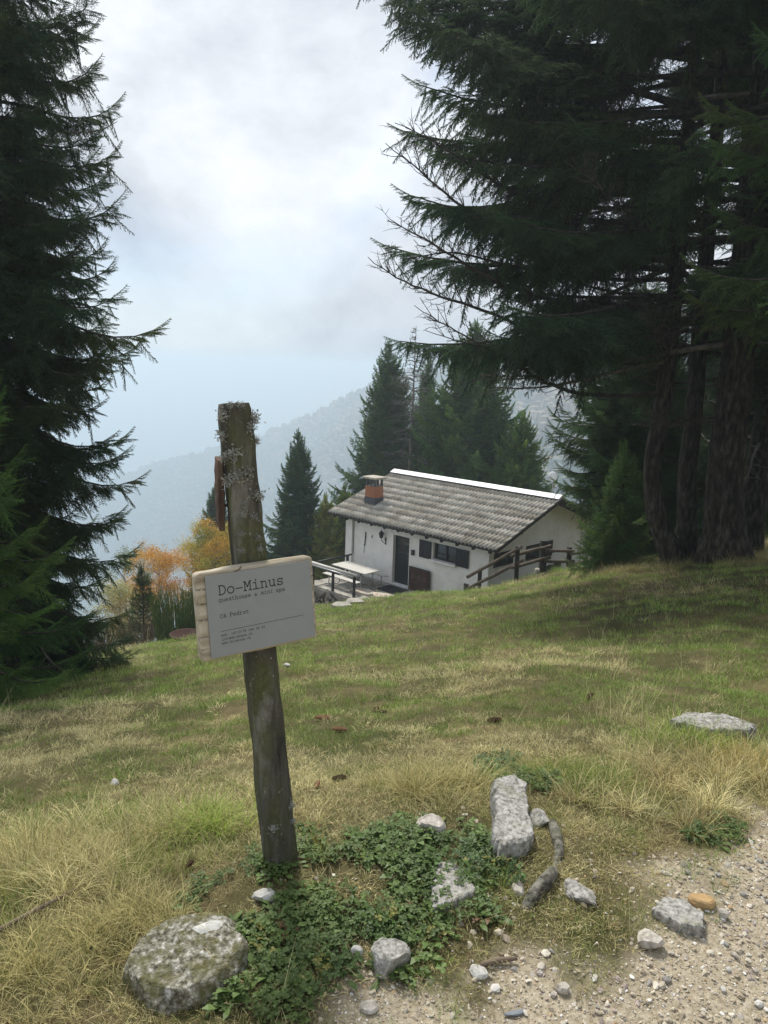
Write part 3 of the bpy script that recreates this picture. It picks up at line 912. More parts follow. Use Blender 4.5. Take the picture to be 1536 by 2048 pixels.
# satellite dish behind the ridge, right
t = house_thing('satellite_dish', 'small white satellite dish on a pole behind the right end of the ridge', 'dish', 4.0, 5.0, roof_z(5.0))
b = MB(); b.tube([(0, 0, -0.1), (0, 0, 1.15)], 0.025, 8); b.build('pole', M['steel'], t)
b = MB()
for i in range(5):
    pass
rr = np.linspace(0, 0.20, 6); aa = np.arange(20) * 2 * math.pi / 20
V = [(r_ * math.cos(q), -0.06 - 0.45 * r_ * r_ * -1, 1.1 + r_ * math.sin(q)) for r_ in rr[1:] for q in aa] + [(0, -0.06, 1.1)]
F = [(k * 20 + i, k * 20 + (i + 1) % 20, (k + 1) * 20 + (i + 1) % 20, (k + 1) * 20 + i) for k in range(4) for i in range(20)] + [(100, (i + 1) % 20, i) for i in range(20)]
b.add(V, F); o = b.build('reflector', M['white_metal'], t, smooth=True)
md = o.modifiers.new('thick', 'SOLIDIFY'); md.thickness = 0.012
b = MB(); b.bar((0, -0.05, 0.95), (0, -0.30, 1.06), 0.02, 0.02); b.box(-0.025, 0.025, -0.33, -0.27, 1.05, 1.11); b.build('arm', M['steel'], t)

# terrace with flagstones, railing, picnic table, mat
t = house_thing('terrace', None, None); tag(t, 'stone flagged terrace in front of the house', 'terrace', kind='structure')
b = MB(); b.box(-2.25, 1.55, -2.62, -0.003, -0.9, -0.12)
b.build('terrace_base', M['mortar'], t)
rs = random.Random(3)
ys_ = [-2.62, -1.98, -1.30, -0.66, -0.02]
for j in range(4):
    x = -2.25
    while x < 1.5:
        x1 = min(1.55, x + rs.uniform(0.5, 1.0))
        if 1.55 - x1 < 0.3: x1 = 1.55
        if not (ys_[j] < -2.2 and x > 1.0):
            b = MB()
            jit = lambda: rs.uniform(-0.03, 0.03)
            g_ = 0.02
            q = [(x + g_ + jit(), ys_[j] + g_ + jit()), (x1 - g_ + jit(), ys_[j] + g_ + jit()), (x1 - g_ + jit(), ys_[j + 1] - g_), (x + g_ + jit(), ys_[j + 1] - g_)]
            zt = -0.05 + rs.uniform(-0.008, 0.008)
            b.add([(px, py, -0.13) for px, py in q] + [(px, py, zt) for px, py in q], [(4, 5, 6, 7), (0, 1, 5, 4), (1, 2, 6, 5), (2, 3, 7, 6), (3, 0, 4, 7)])
            b.build('flagstone', M['flag'], t)
        x = x1
t = house_thing('terrace_railing', 'terrace railing with black posts and pale round top rail', 'railing', 0, 0, -0.06)
for (s, v) in ((0.48, -2.52), (-0.68, -2.55), (-1.85, -2.56), (-2.1, -0.5)):
    b = MB(); b.box(s - 0.04, s + 0.04, v - 0.04, v + 0.04, -0.06, 0.84); b.build('post', M['black_metal'], t)
b = MB(); b.tube([(-2.0, -2.56, 0.90), (0.62, -2.52, 0.885)], 0.055, 10); b.build('rail', M['bench_wood'], t, smooth=True)
b = MB(); b.tube([(-2.02, -2.50, 0.84), (-2.08, -0.3, 0.86)], 0.04, 8); b.build('rail', M['black_metal'], t, smooth=True)
b = MB(); b.tube([(-2.0, -2.63, 0.83), (0.5, -2.60, 0.82)], 0.03, 8); b.build('rail', M['steel'], t, smooth=True)
t = house_thing('picnic_table', 'picnic table with attached benches and bent steel tube legs on the terrace', 'table', -0.75, -1.28, -0.05)
for k in range(4):
    y0 = -0.44 + k * 0.222
    b = MB(); b.box(-0.96, 0.96, y0, y0 + 0.214, 0.70, 0.735); b.build('tabletop_plank', M['bench_wood'], t)
b = MB(); b.box(-0.9, 0.9, -0.42, 0.42, 0.675, 0.699); b.build('under_board', M['dark_wood'], t)
for yy in (-0.78, 0.74):
    b = MB(); b.box(-0.98, 0.98, yy - 0.13, yy + 0.13, 0.42, 0.45); b.build('bench_seat', M['bench_wood'], t)
for xx in (-0.62, 0.62):
    b = MB(); b.tube([(xx, -0.30, 0.67), (xx, -0.30, 0.12), (xx, -0.36, 0.04), (xx, -0.70, 0.025), (xx, -0.84, 0.06), (xx, -0.88, 0.15), (xx, -0.84, 0.41)], 0.021, 8); b.build('leg_tube', M['steel'], t, smooth=True)
    b = MB(); b.tube([(xx, 0.30, 0.67), (xx, 0.30, 0.12), (xx, 0.36, 0.04), (xx, 0.68, 0.025), (xx, 0.80, 0.06), (xx, 0.84, 0.15), (xx, 0.80, 0.41)], 0.021, 8); b.build('leg_tube', M['steel'], t, smooth=True)
b = MB()
V = [(0.18, -0.95), (1.18, -0.95), (1.18, -0.22), (0.18, -0.22)]
b.box(0.12, 1.15, -1.02, -0.22, -0.039, -0.022)
for k in range(9):
    y0 = -0.99 + k * 0.085
    b.box(0.15, 1.12, y0, y0 + 0.045, -0.0215, -0.014)
o = b.build('doormat', flat_mat('black_rubber', (0.02, 0.021, 0.024), 0.9)); o.location = hpt(0, 0, 0); o.rotation_euler = (0, 0, HROT)
tag(o, 'dark rectangular doormat in front of the navy door', 'doormat')

def slab_stone(name, mat, x, y, rx_, ry_, h, seed, label, cat='stone', group=None, rz=0.0, n=9, zoff=0.0, tilt=(0, 0)):
    r_ = random.Random(seed)
    angs = sorted(r_.uniform(0, 2 * math.pi) * 0.25 + k * 2 * math.pi / n for k in range(n))
    pts = [(rx_ * math.cos(q) * r_.uniform(0.8, 1.08), ry_ * math.sin(q) * r_.uniform(0.8, 1.08)) for q in angs]
    b = MB()
    k = len(pts)
    V = [(px, py, -h) for px, py in pts] + [(px, py, h * r_.uniform(0.25, 0.45)) for px, py in pts] + [(px * 0.88, py * 0.88, h * r_.uniform(0.5, 0.65)) for px, py in pts] + [(0, 0, h * 0.62)]
    F = [(i, (i + 1) % k, k + (i + 1) % k, k + i) for i in range(k)] + [(k + i, k + (i + 1) % k, 2 * k + (i + 1) % k, 2 * k + i) for i in range(k)] + [(2 * k + i, 2 * k + (i + 1) % k, 3 * k) for i in range(k)]
    b.add(V, F)
    o = b.build(name, mat)
    o.location = (x, y, gz(x, y) + zoff)
    o.rotation_euler = (tilt[0], tilt[1], rz)
    return tag(o, label, cat, group)
p_ = hpt(0.25, -1.75, 0); o = slab_stone('flagstone', M['paleflag'], p_[0], p_[1], 0.60, 0.36, 0.10, 11, 'pale reddish flat stone at the left corner of the doormat', 'flagstone', rz=HROT); o.location.z = HB[2] - 0.02
p_ = hpt(1.25, -1.60, 0); o = slab_stone('flagstone', M['paleflag'], p_[0], p_[1], 0.66, 0.34, 0.10, 12, 'long whitish flat stone along the front of the doormat', 'flagstone', rz=HROT + 0.2); o.location.z = HB[2] + 0.0

# ------------------------------------------------------------------ foliage pieces
def needle_twig(V, F, B, p0, p1, rad, step, nl, wid, r_, per=3, stem=True):
    p0, p1 = np.array(p0, float), np.array(p1, float)
    d = p1 - p0
    L_ = np.linalg.norm(d)
    d = d / L_
    a = np.cross(d, [0.3, 0.2, 0.93]); a /= np.linalg.norm(a) + 1e-9
    b = np.cross(d, a)
    tone = r_.random()
    n = max(2, int(L_ / step))
    for i in range(n):
        c = p0 + d * (L_ * (i + r_.random()) / n)
        for k in range(per):
            q = r_.random() * 2 * math.pi
            side = a * math.cos(q) + b * math.sin(q)
            l = nl * r_.uniform(0.75, 1.15)
            tip = c + d * (l * 0.75) + side * l * 0.62
            wv = np.cross(d, side) * wid * 0.5
            j = len(V)
            V.extend([c + wv, c - wv, tip])
            F.append((j, j + 1, j + 2))
            B.extend([tone] * 3)
    if stem:
        j = len(V)
        V.extend([p0 + a * rad, p0 - a * rad * 0.5 + b * rad * 0.8, p0 - a * rad * 0.5 - b * rad * 0.8, p1])
        F.extend([(j, j + 1, j + 3), (j + 1, j + 2, j + 3), (j + 2, j, j + 3)])
        B.extend([0.0] * 4)

def make_spray(seed, kind):
    """a needle-covered shoot about 0.5 m long along +X (unit: metres)"""
    r_ = random.Random(seed)
    V, F, B = [], [], []
    L_ = 0.5
    n = 11
    pts = []
    for i in range(n + 1):
        t_ = i / n
        z = {'fan': -0.05 * t_ ** 2, 'hang': 0.0, 'tip': 0.06 * t_ ** 2}[kind]
        pts.append(np.array([L_ * t_, 0.012 * math.sin(5 * t_ + seed), z]))
    for i in range(n):
        needle_twig(V, F, B, pts[i], pts[i + 1], 0.004, 0.0065, 0.021, 0.0055, r_)
    for i in range(1, n):
        t_ = i / n
        for s in (-1, 1):
            if r_.random() < 0.10:
                continue
            l = (0.24 if kind != 'hang' else 0.17) * (1.0 - 0.72 * t_) * r_.uniform(0.7, 1.1)
            q = math.radians(r_.uniform(42, 58) if kind != 'hang' else r_.uniform(25, 45))
            dv = np.array([math.cos(q), s * math.sin(q), -0.15 - 0.25 * r_.random()])
            dv /= np.linalg.norm(dv)
            e_ = pts[i] + dv * l
            needle_twig(V, F, B, pts[i], e_, 0.003, 0.007, 0.020, 0.0055, r_)
            if l > 0.11:
                for s2 in (-1, 1):
                    m_ = pts[i] + dv * l * r_.uniform(0.35, 0.6)
                    q2 = math.atan2(dv[1], dv[0]) + s2 * 0.75
                    dv2 = np.array([math.cos(q2), math.sin(q2), -0.25]); dv2 /= np.linalg.norm(dv2)
                    needle_twig(V, F, B, m_, m_ + dv2 * l * 0.42, 0.002, 0.008, 0.018, 0.0055, r_)
    return V, F, B

def make_far_spray(seed):
    """coarser shoot for trees seen from afar, about 0.9 m long"""
    r_ = random.Random(seed)
    V, F, B = [], [], []
    def strip(p0, p1, w_, tone):
        d = p1 - p0
        d = d / np.linalg.norm(d)
        a = np.cross(d, [0, 0, 1.0]); a /= np.linalg.norm(a)
        b = np.cross(d, a)
        for ax in (a, b):
            j = len(V)
            V.extend([p0 + ax * w_ * 0.35, p0 - ax * w_ * 0.35, p0 + (p1 - p0) * 0.55 - ax * w_ * 0.5, p0 + (p1 - p0) * 0.55 + ax * w_ * 0.5, p1])
            F.extend([(j, j + 1, j + 2, j + 3), (j + 3, j + 2, j + 4)])
            B.extend([tone] * 5)
    n = 9
    pts = [np.array([0.9 * i / n, 0, 0.05 * (i / n) ** 2]) for i in range(n + 1)]
    for i in range(0, n, 3):
        strip(pts[i], pts[min(n, i + 3)], 0.05, r_.random())
    for i in range(n):
        for s in (-1, 1):
            l = 0.40 * (1 - 0.7 * i / n) * r_.uniform(0.7, 1.1)
            q = math.radians(r_.uniform(40, 62))
            dv = np.array([math.cos(q), s * math.sin(q), r_.uniform(-0.5, 0.05)])
            dv /= np.linalg.norm(dv)
            strip(pts[i], pts[i] + dv * l, 0.045, r_.random())
            for k in range(2):
                m_ = pts[i] + dv * l * r_.uniform(0.3, 0.8)
                dv2 = dv + np.array([r_.uniform(-.5, .5), r_.uniform(-.5, .5), r_.uniform(-.6, .3)]); dv2 /= np.linalg.norm(dv2)
                strip(m_, m_ + dv2 * l * 0.45, 0.035, r_.random())
    return V, F, B

SPRAY = [source('shoot', *make_spray(1, 'fan')[:2], M['needle'], make_spray(1, 'fan')[2]),
         source('shoot', *make_spray(2, 'hang')[:2], M['needle'], make_spray(2, 'hang')[2]),
         source('shoot', *make_spray(3, 'tip')[:2], M['needle'], make_spray(3, 'tip')[2]),
         source('shoot', *make_spray(4, 'fan')[:2], M['needle'], make_spray(4, 'fan')[2])]
FAR = [source('far_shoot', *make_far_spray(5)[:2], M['needle'], make_far_spray(5)[2]), source('far_shoot', *make_far_spray(6)[:2], M['needle'], make_far_spray(6)[2])]

def trunk_mesh(path, radii, n=18, rough=0.06, seed=0, rings=60):
    path = np.asarray(path, float)
    t = np.linspace(0, 1, len(path))
    tt = np.linspace(0, 1, rings)
    P_ = np.stack([np.interp(tt, t, path[:, k]) for k in range(3)], 1)
    for k in range(3):
        P_[:, k] = np.convolve(np.pad(P_[:, k], 4, 'edge'), np.ones(9) / 9, 'valid')
    P_[0], P_[-1] = path[0], path[-1]
    rr = np.interp(tt, t, radii)
    V, F = tube(P_, rr, n)
    V = np.array(V)
    c = np.repeat(P_, n, 0)
    ang = np.tile(np.arange(n), rings)
    ring = np.repeat(np.arange(rings), n)
    nz_ = fbm(ang * 0.9 + seed * 7, ring * 0.5, seed, 3) - 0.5
    # wrap the noise so that the seam closes
    nz_ = nz_.reshape(rings, n)
    nz_[:, -1] = (nz_[:, -2] + nz_[:, 0]) / 2
    V = c + (V - c) * (1 + rough * 4 * nz_.reshape(-1))[:, None]
    return V, F, P_

def lower(p, drop):
    return (p[0], p[1], p[2] - drop)

def conifer(name, label, base, H, Rmax, seed, group=None, z0=0.3, dz=0.32, nb=6, near=False, bare=0.0, path=None, r0=None, droop=0.35, weep=0.5, tint=(0.035, 0.06, 0.028),
            dens=1.0, az=None, prof=None, dead_below=0.0, sz=1.0, e_low=-0.25, e_top=0.55, max_z=None, limb_mat=None, tintvar=0.25, az_bias=None, dead_twigs=0, custom=(), upc=0.55):
    """spruce: trunk, limbs in whorls, needle shoots along the limbs. base = foot of the trunk"""
    r_ = random.Random(seed)
    root = empty(name, base, 0, label, 'tree', group)
    bx, by, bz = base
    r0 = r0 or H * 0.016
    if path is None:
        path = [(0, 0, -0.3)] + [(r_.uniform(-.01, .01) * H * k / 6, r_.uniform(-.01, .01) * H * k / 6, H * k / 6) for k in range(1, 7)]
    path = np.asarray(path, float)
    hz = path[:, 2]
    radii = np.maximum(0.012, r0 * np.clip(1 - hz / H, 0, 1) ** 0.85 * (1 + 0.35 * np.exp(-np.maximum(hz, 0) / 0.35) * (1.9 if near else 1)))
    V, F, cl = trunk_mesh(path, radii, n=16 if near else 8, seed=seed, rings=70 if near else 16)
    tb = MB(); tb.add(V, F); tb.build('trunk', M['bark'], root, smooth=True)
    def axis(z):
        return np.array([np.interp(z, cl[:, 2], cl[:, 0]), np.interp(z, cl[:, 2], cl[:, 1]), z])
    limbs, dead = MB(), MB()
    P_, D_, U_, S_, I_, C_ = [], [], [], [], [], []
    zt = max_z or H
    z = z0
    prof = prof or (lambda t: (1 - t) ** 0.8)
    while z < min(H * 0.985, zt):
        t = z / H
        k = nb if t < 0.9 else 4
        a0 = r_.uniform(0, 6.28)
        for j in range(k):
            a = a0 + j * 6.283 / k + r_.uniform(-.25, .25)
            if az_bias is not None and r_.random() > az_bias(a, z):
                continue
            zz = z + r_.uniform(-.5, .5) * dz
            L_ = Rmax * prof(t) * r_.uniform(0.60, 1.14)
            if L_ < 0.08:
                continue
            is_dead = z < dead_below or r_.random() < 0.04
            e0 = e_low + (e_top - e_low) * t + r_.uniform(-.12, .12)
            n = 9
            uu = np.linspace(0, 1, n)
            el = e0 - droop * np.sin(math.pi * np.minimum(1, uu * 1.15)) + upc * uu ** 2
            aa = a + np.cumsum([r_.uniform(-.06, .06) for _ in range(n)])
            st = L_ / (n - 1)
            d = np.stack([np.cos(el) * np.cos(aa), np.cos(el) * np.sin(aa), np.sin(el)], 1)
            p0 = axis(zz)
            pts = np.concatenate([[p0], p0 + np.cumsum(d[:-1] * st, 0)])
            rb = (0.010 + 0.011 * L_) * (1.0 if near else 0.9)
            (dead if is_dead else limbs).tube(pts, rb * (1 - 0.86 * uu), 5 if near else 3, cap=False)
            ntw = int((dead_twigs if (near or is_dead) else 0) * L_ * (1.6 if is_dead else 1.0))
            for q in range(ntw):                                 # bare side twigs
                f_ = r_.uniform(0.12, 0.98) if is_dead else r_.uniform(0.10, max(0.25, bare))
                i_ = f_ * (n - 1); i0 = int(min(n - 2, i_)); pp = pts[i0] + (pts[i0 + 1] - pts[i0]) * (i_ - i0)
                sd = r_.choice((-1, 1)); q_ = aa[i0] + sd * r_.uniform(0.5, 1.3)
                ln = L_ * r_.uniform(0.08, 0.26) * (1.1 - 0.5 * f_)
                ee = el[i0] + r_.uniform(-.5, .55)
                e_ = np.array([math.cos(ee) * math.cos(q_), math.cos(ee) * math.sin(q_), math.sin(ee)])
                bend = np.array([math.cos(aa[i0]) * .4, math.sin(aa[i0]) * .4, r_.uniform(0.0, .6)])
                mid = pp + e_ * ln * .5
                tip = mid + (e_ + bend) * ln * .42
                (dead if is_dead else limbs).tube([pp, mid, tip], [0.007, 0.005, 0.002], 3, cap=False)
                for _ in range(2):
                    sp = mid + (tip - mid) * r_.random()
                    dv = e_ + np.array([r_.uniform(-.9, .9), r_.uniform(-.9, .9), r_.uniform(-.5, .9)])
                    (dead if is_dead else limbs).tube([sp, sp + dv * ln * .22], [0.004, 0.0015], 3, cap=False)
            if is_dead:
                continue
            # shoots
            base_l = 0.5 if near else 0.9
            step = (0.085 if near else 0.20) / dens
            u_ = max(bare * r_.uniform(0.8, 1.2), 0.06 if not near else 0.12)
            tone = np.array(tint) * (1 + r_.uniform(-tintvar, tintvar))
            tone = tone * np.array([1 + r_.uniform(-.12, .22), 1, 1 + r_.uniform(-.15, .15)])
            while u_ < 1.0:
                i_ = u_ * (n - 1); i0 = int(min(n - 2, i_)); pp = pts[i0] + (pts[i0 + 1] - pts[i0]) * (i_ - i0)
                dd = d[i0]; hd = aa[i0]
                want = min(0.75, 0.26 + 0.30 * L_ * (1 - u_) * 0.8) if near else min(1.25, 0.30 + 0.42 * L_ * (1 - u_))
                for s in (-1, 1):
                    qa = hd + s * math.radians(r_.uniform(38, 68)); ev = el[i0] - r_.uniform(0.05, 0.65)
                    P_.append(pp); D_.append((math.cos(ev) * math.cos(qa), math.cos(ev) * math.sin(qa), math.sin(ev))); U_.append((r_.uniform(-.3, .3), r_.uniform(-.3, .3), 1.0))
                    S_.append(want / base_l * r_.uniform(0.75, 1.15) * sz); I_.append(r_.choice((0, 3)) if near else r_.choice((0, 1))); C_.append(tone * r_.uniform(0.85, 1.15))
                for _w in range(int(weep) + (r_.random() < weep % 1)):
                    qa = hd + r_.uniform(-1.3, 1.3); ev = -r_.uniform(0.5, 1.42)
                    P_.append(pp); D_.append((math.cos(ev) * math.cos(qa), math.cos(ev) * math.sin(qa), math.sin(ev))); U_.append((math.cos(hd), math.sin(hd), r_.uniform(-.3, .3)))
                    S_.append((want * 0.9 + 0.12) / base_l * r_.uniform(0.5, 1.35) * sz); I_.append(1 if near else r_.choice((0, 1))); C_.append(tone * r_.uniform(0.8, 1.1))
                u_ += step / L_ * r_.uniform(0.7, 1.3)
            P_.append(pts[-1] - d[-1] * 0.1); D_.append(tuple(d[-1])); U_.append((0, 0, 1.0)); S_.append((0.36 if near else 0.5) / base_l * sz); I_.append(2 if near else 0); C_.append(tone * 1.1)
        z += dz * (1.0 if t < 0.7 else 0.75) * r_.uniform(0.8, 1.2)
    for cl_ in custom:                                   # long bare limbs with fine twigs
        cp = np.array(cl_, float) - np.array(base)
        n = len(cp)
        ti = np.linspace(0, n - 1, 4 * n)
        cp = np.stack([np.interp(ti, np.arange(n), cp[:, k]) for k in range(3)], 1)
        for k in range(3):
            cp[1:-1, k] = (cp[:-2, k] + cp[1:-1, k] + cp[2:, k]) / 3
        Lc = np.linalg.norm(cp[-1] - cp[0])
        cp = cp + np.array([[r_.uniform(-.012, .012) for _ in range(3)] for _ in cp])
        limbs.tube(cp, np.linspace(0.014 + 0.006 * Lc, 0.005, len(cp)), 6, cap=False)
        for q in range(int(Lc * 15)):
            f_ = r_.uniform(.12, .99); i0 = int(f_ * (len(cp) - 2)); pp = cp[i0]; dd = cp[i0 + 1] - cp[i0]; dd = dd / (np.linalg.norm(dd) + 1e-9)
            sd = np.array([r_.gauss(0, 1), r_.gauss(0, 1), r_.gauss(0.1, .8)]); sd -= dd * (sd @ dd); sd /= np.linalg.norm(sd) + 1e-9
            ln = r_.uniform(.18, .62) * (1.15 - .5 * f_)
            d1 = dd * .8 + sd * .7 + np.array([0, 0, r_.uniform(-.1, .35)])
            mid = pp + d1 * ln * .5; tip = mid + (d1 * .8 + np.array([r_.gauss(0, .2), r_.gauss(0, .2), .3])) * ln * .5
            limbs.tube([pp, mid, tip], [.0075, .0055, .0022], 3, cap=False)
            for _ in range(4):
                g_ = r_.random(); sp = mid + (tip - mid) * g_; dv = d1 * .6 + np.array([r_.gauss(0, .6), r_.gauss(0, .6), r_.gauss(.1, .5)])
                limbs.tube([sp, sp + dv * ln * r_.uniform(.15, .4)], [.004, .0016], 3, cap=False)
    if zt >= H:
        tp = axis(H * 0.985)
        for q in range(5):
            P_.append(tp - np.array([0, 0, 0.06 * q * H / 8])); D_.append((0.3 * math.cos(q * 2.4) * (q > 0), 0.3 * math.sin(q * 2.4) * (q > 0), 1.0)); U_.append((1, 0.1, 0)); S_.append(0.55 if not near else 0.8); I_.append(0); C_.append(np.array(tint))
    if limbs.n:
        limbs.build('limbs', limb_mat or M['limb'], root, kind='stuff')
    if dead.n:
        dead.build('dead_limbs', M['deadwood'] if dead_twigs else M['limb'], root, kind='stuff')
    if P_:
        scatter('crown', np.array(P_), eul(np.array(D_, float), np.array(U_, float)), np.array(S_), np.array(I_), np.array(C_), SPRAY if near else FAR, root)
    return root, len(P_)

NF = 0
def add(*a, **k):
    global NF
    o, n = conifer(*a, **k)
    NF += n
    return o

# spruces at the left edge of the meadow
add('spruce_tree', 'tall dark spruce filling the left edge with upturned branch tips against the sky', (-4.95, 9.8, gz(-4.95, 9.8)), 14.5, 2.35, 41, near=True, z0=0.25, dz=0.26, nb=7, droop=0.42, weep=0.75, e_low=-0.30, e_top=0.75,
    prof=lambda t: 1.06 * min(1.0, (1 - t) ** 0.85 * (0.74 + 0.30 * float(sstep(0.17, 0.29, t)))), r0=0.26, bare=0.15, dens=1.05, tint=(0.067, 0.107, 0.052), max_z=12.0, dead_twigs=3, az_bias=lambda a, z: 0.55 + 0.45 * (math.cos(a + 0.5) > -0.25))
add('young_spruce', 'bright green young spruce in front of the tall dark one at the left edge', (-4.35, 7.5, gz(-4.35, 7.5)), 4.4, 1.30, 42, near=True, z0=0.15, dz=0.2, nb=6, droop=0.25, weep=0.3, bare=0.1, tint=(0.123, 0.217, 0.065), dens=0.9, r0=0.07)

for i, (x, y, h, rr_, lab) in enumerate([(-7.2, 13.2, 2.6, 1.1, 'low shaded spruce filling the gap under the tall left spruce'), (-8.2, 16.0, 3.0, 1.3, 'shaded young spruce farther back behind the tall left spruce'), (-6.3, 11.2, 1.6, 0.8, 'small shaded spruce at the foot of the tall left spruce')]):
    add('young_spruce', lab, (x, y, gz(x, y)), h, rr_, 43 + i, z0=0.05, dz=0.22, nb=8, weep=0.5, tint=(0.05, 0.08, 0.035), dens=1.3, sz=0.8)  # added to close the bright haze gap under the tall spruce
# big old spruces on the right: bare inside, needles at the outer ends
def rel(path, b):
    return [(p[0] - b[0], p[1] - b[1], p[2] - b[2]) for p in path]
bA = (5.63, 14.2, gz(5.63, 14.2))
pA = rel([(5.60, 14.15, bA[2] - 0.3), (5.48, 14.1, -1.72), (5.16, 14.1, -1.2), (4.97, 14.1, -0.64), (4.88, 14.1, 0.11), (4.95, 14.1, 0.75), (5.0, 14.1, 1.38), (5.0, 14.1, 2.95), (4.95, 14.1, 5.43), (4.9, 14.1, 9), (4.9, 14.1, 17)], bA)
LIMBS = [
    [(4.95, 14.1, 1.33), (4.01, 13.8, 1.25), (3.23, 13.5, 1.28), (2.64, 13.2, 1.45), (2.15, 12.9, 1.68), (1.61, 12.6, 1.93), (0.93, 12.3, 2.24), (0.36, 12.0, 2.52)],
    [(4.95, 14.1, 2.17), (3.68, 13.78, 2.03), (2.55, 13.47, 2.22), (1.64, 13.15, 2.56), (0.78, 12.83, 2.76), (0.12, 12.52, 2.95), (-0.39, 12.2, 3.23)],
    [(4.95, 14.1, 2.77), (3.42, 13.68, 2.76), (2.13, 13.26, 2.9), (1.16, 12.84, 3.26), (0.4, 12.42, 3.62), (-0.1, 12.0, 3.74)],
    [(4.95, 14.1, 3.62), (3.36, 13.76, 3.69), (2.1, 13.42, 3.84), (1.13, 13.08, 4.14), (0.45, 12.74, 4.56), (-0.18, 12.4, 4.92)],
    [(4.95, 14.1, 1.77), (3.82, 13.92, 1.85), (2.99, 13.74, 1.75), (2.16, 13.56, 1.98), (1.36, 13.38, 2.03), (0.58, 13.2, 2.24)],
    [(4.95, 14.1, 3.29), (3.56, 13.72, 3.2), (2.21, 13.35, 3.28), (0.92, 12.98, 3.5), (0.11, 12.6, 3.26)],
    [(4.95, 14.1, 4.62), (3.47, 13.76, 4.35), (2.14, 13.42, 4.39), (1.26, 13.08, 4.75), (0.67, 12.74, 5.01), (-0.04, 12.4, 5.21)],
    [(4.98, 14.1, 2.5), (4.1, 15.0, 2.6), (3.0, 15.8, 2.8), (2.0, 16.2, 3.2)], [(4.98, 14.1, 3.0), (4.0, 14.6, 3.1), (2.6, 15.0, 3.5), (1.4, 15.2, 4.0)],
    [(4.98, 14.1, 1.9), (4.6, 13.0, 2.0), (4.0, 12.0, 2.3), (3.5, 11.2, 2.7)], [(4.98, 14.1, 3.9), (4.2, 13.2, 3.9), (3.2, 12.2, 4.2), (2.4, 11.5, 4.6)]]
left_side = lambda a, z: 0.4 if math.cos(a) > 0.45 else (0.22 if math.sin(a) < -0.55 and z < 9 else (0.45 if math.sin(a) > 0.6 else 1.0))
add('spruce_tree', 'old spruce with a curved slender left trunk right of the house', bA, 18.5, 4.9, 51, near=True, z0=3.8, dz=0.42, nb=6, path=pA, r0=0.175, bare=0.40, droop=0.12, upc=0.22, weep=1.3, dead_below=4.0, dead_twigs=5, custom=LIMBS, e_low=-0.10, e_top=0.15,
    prof=lambda t: min(1.0, 1.9 * (1 - t) ** 0.8), tint=(0.067, 0.110, 0.055), max_z=11.5, dens=0.72, sz=1.3, az_bias=left_side)
bA2 = (5.80, 14.45, gz(5.80, 14.45))
pA2 = rel([(5.80, 14.45, bA2[2] - 0.3), (5.78, 14.4, -1.14), (5.66, 14.4, -0.19), (5.68, 14.4, 0.47), (5.66, 14.4, 1.39), (5.6, 14.4, 3.86), (5.5, 14.4, 7.89), (5.5, 14.4, 17)], bA2)
add('spruce_tree', 'straight slender spruce trunk just right of the curved one', bA2, 18.0, 4.6, 52, near=True, z0=4.6, dz=0.55, nb=5, path=pA2, r0=0.18, bare=0.48, droop=0.12, upc=0.22, weep=1.3, dead_below=5.6, dead_twigs=4, e_low=-0.08, e_top=0.15,
    prof=lambda t: min(1.0, 1.9 * (1 - t) ** 0.8), tint=(0.064, 0.107, 0.052), max_z=11.5, dens=0.6, sz=1.3, az_bias=left_side)
bB = (6.22, 13.6, gz(6.22, 13.6))
pB = rel([(6.22, 13.6, bB[2] - 0.3), (6.2, 13.6, -1.63), (6.12, 13.6, -1.06), (6.04, 13.6, -0.33), (6.02, 13.6, 0.38), (6.02, 13.6, 1.42), (5.98, 13.6, 3.75), (5.9, 13.6, 7.56), (5.9, 13.6, 18)], bB)
add('spruce_tree', 'stoutest dark spruce trunk of the group at the right edge', bB, 20.0, 5.0, 53, near=True, z0=3.8, dz=0.44, nb=6, path=pB, r0=0.33, bare=0.40, droop=0.12, upc=0.2, weep=1.3, dead_below=4.0, dead_twigs=4, e_low=-0.10, e_top=0.15,
    prof=lambda t: min(1.0, 1.9 * (1 - t) ** 0.8), tint=(0.078, 0.131, 0.058), max_z=11.0, dens=0.65, sz=1.25, custom=[[(5.95, 13.6, 0.85), (5.1, 13.3, 0.88), (4.7, 13.1, 0.83), (4.16, 12.9, 0.85)], [(5.95, 13.6, 0.98), (4.92, 13.25, 0.86), (4.41, 13.0, 0.84)]], az_bias=lambda a, z: 0.3 if math.sin(a) < -0.5 and z < 8 else (1.0 if math.sin(a) < 0.3 else 0.4))
bC = (7.10, 14.7, gz(7.10, 14.7))
add('spruce_tree', 'thin dark spruce trunk tucked behind the stoutest one', bC, 16.0, 3.4, 54, near=True, z0=2.5, dz=0.55, nb=5, r0=0.19, bare=0.4, droop=0.3, weep=0.6, dead_below=3.4, dead_twigs=4, tint=(0.072, 0.123, 0.055), max_z=10.5, dens=0.6)
# the nearer spruce beside the track whose boughs hang into the picture top right
add('spruce_tree', 'nearer bright green spruce whose boughs hang into the top right corner', (5.85, 8.4, gz(5.85, 8.4)), 14.0, 2.6, 55, near=True, z0=3.3, dz=0.28, nb=7, r0=0.22, bare=0.2, droop=0.35, weep=0.8, tint=(0.085, 0.142, 0.052), max_z=10.0, dens=1.0, prof=lambda t: min(1.0, 1.2 * (1 - t) ** 0.7))
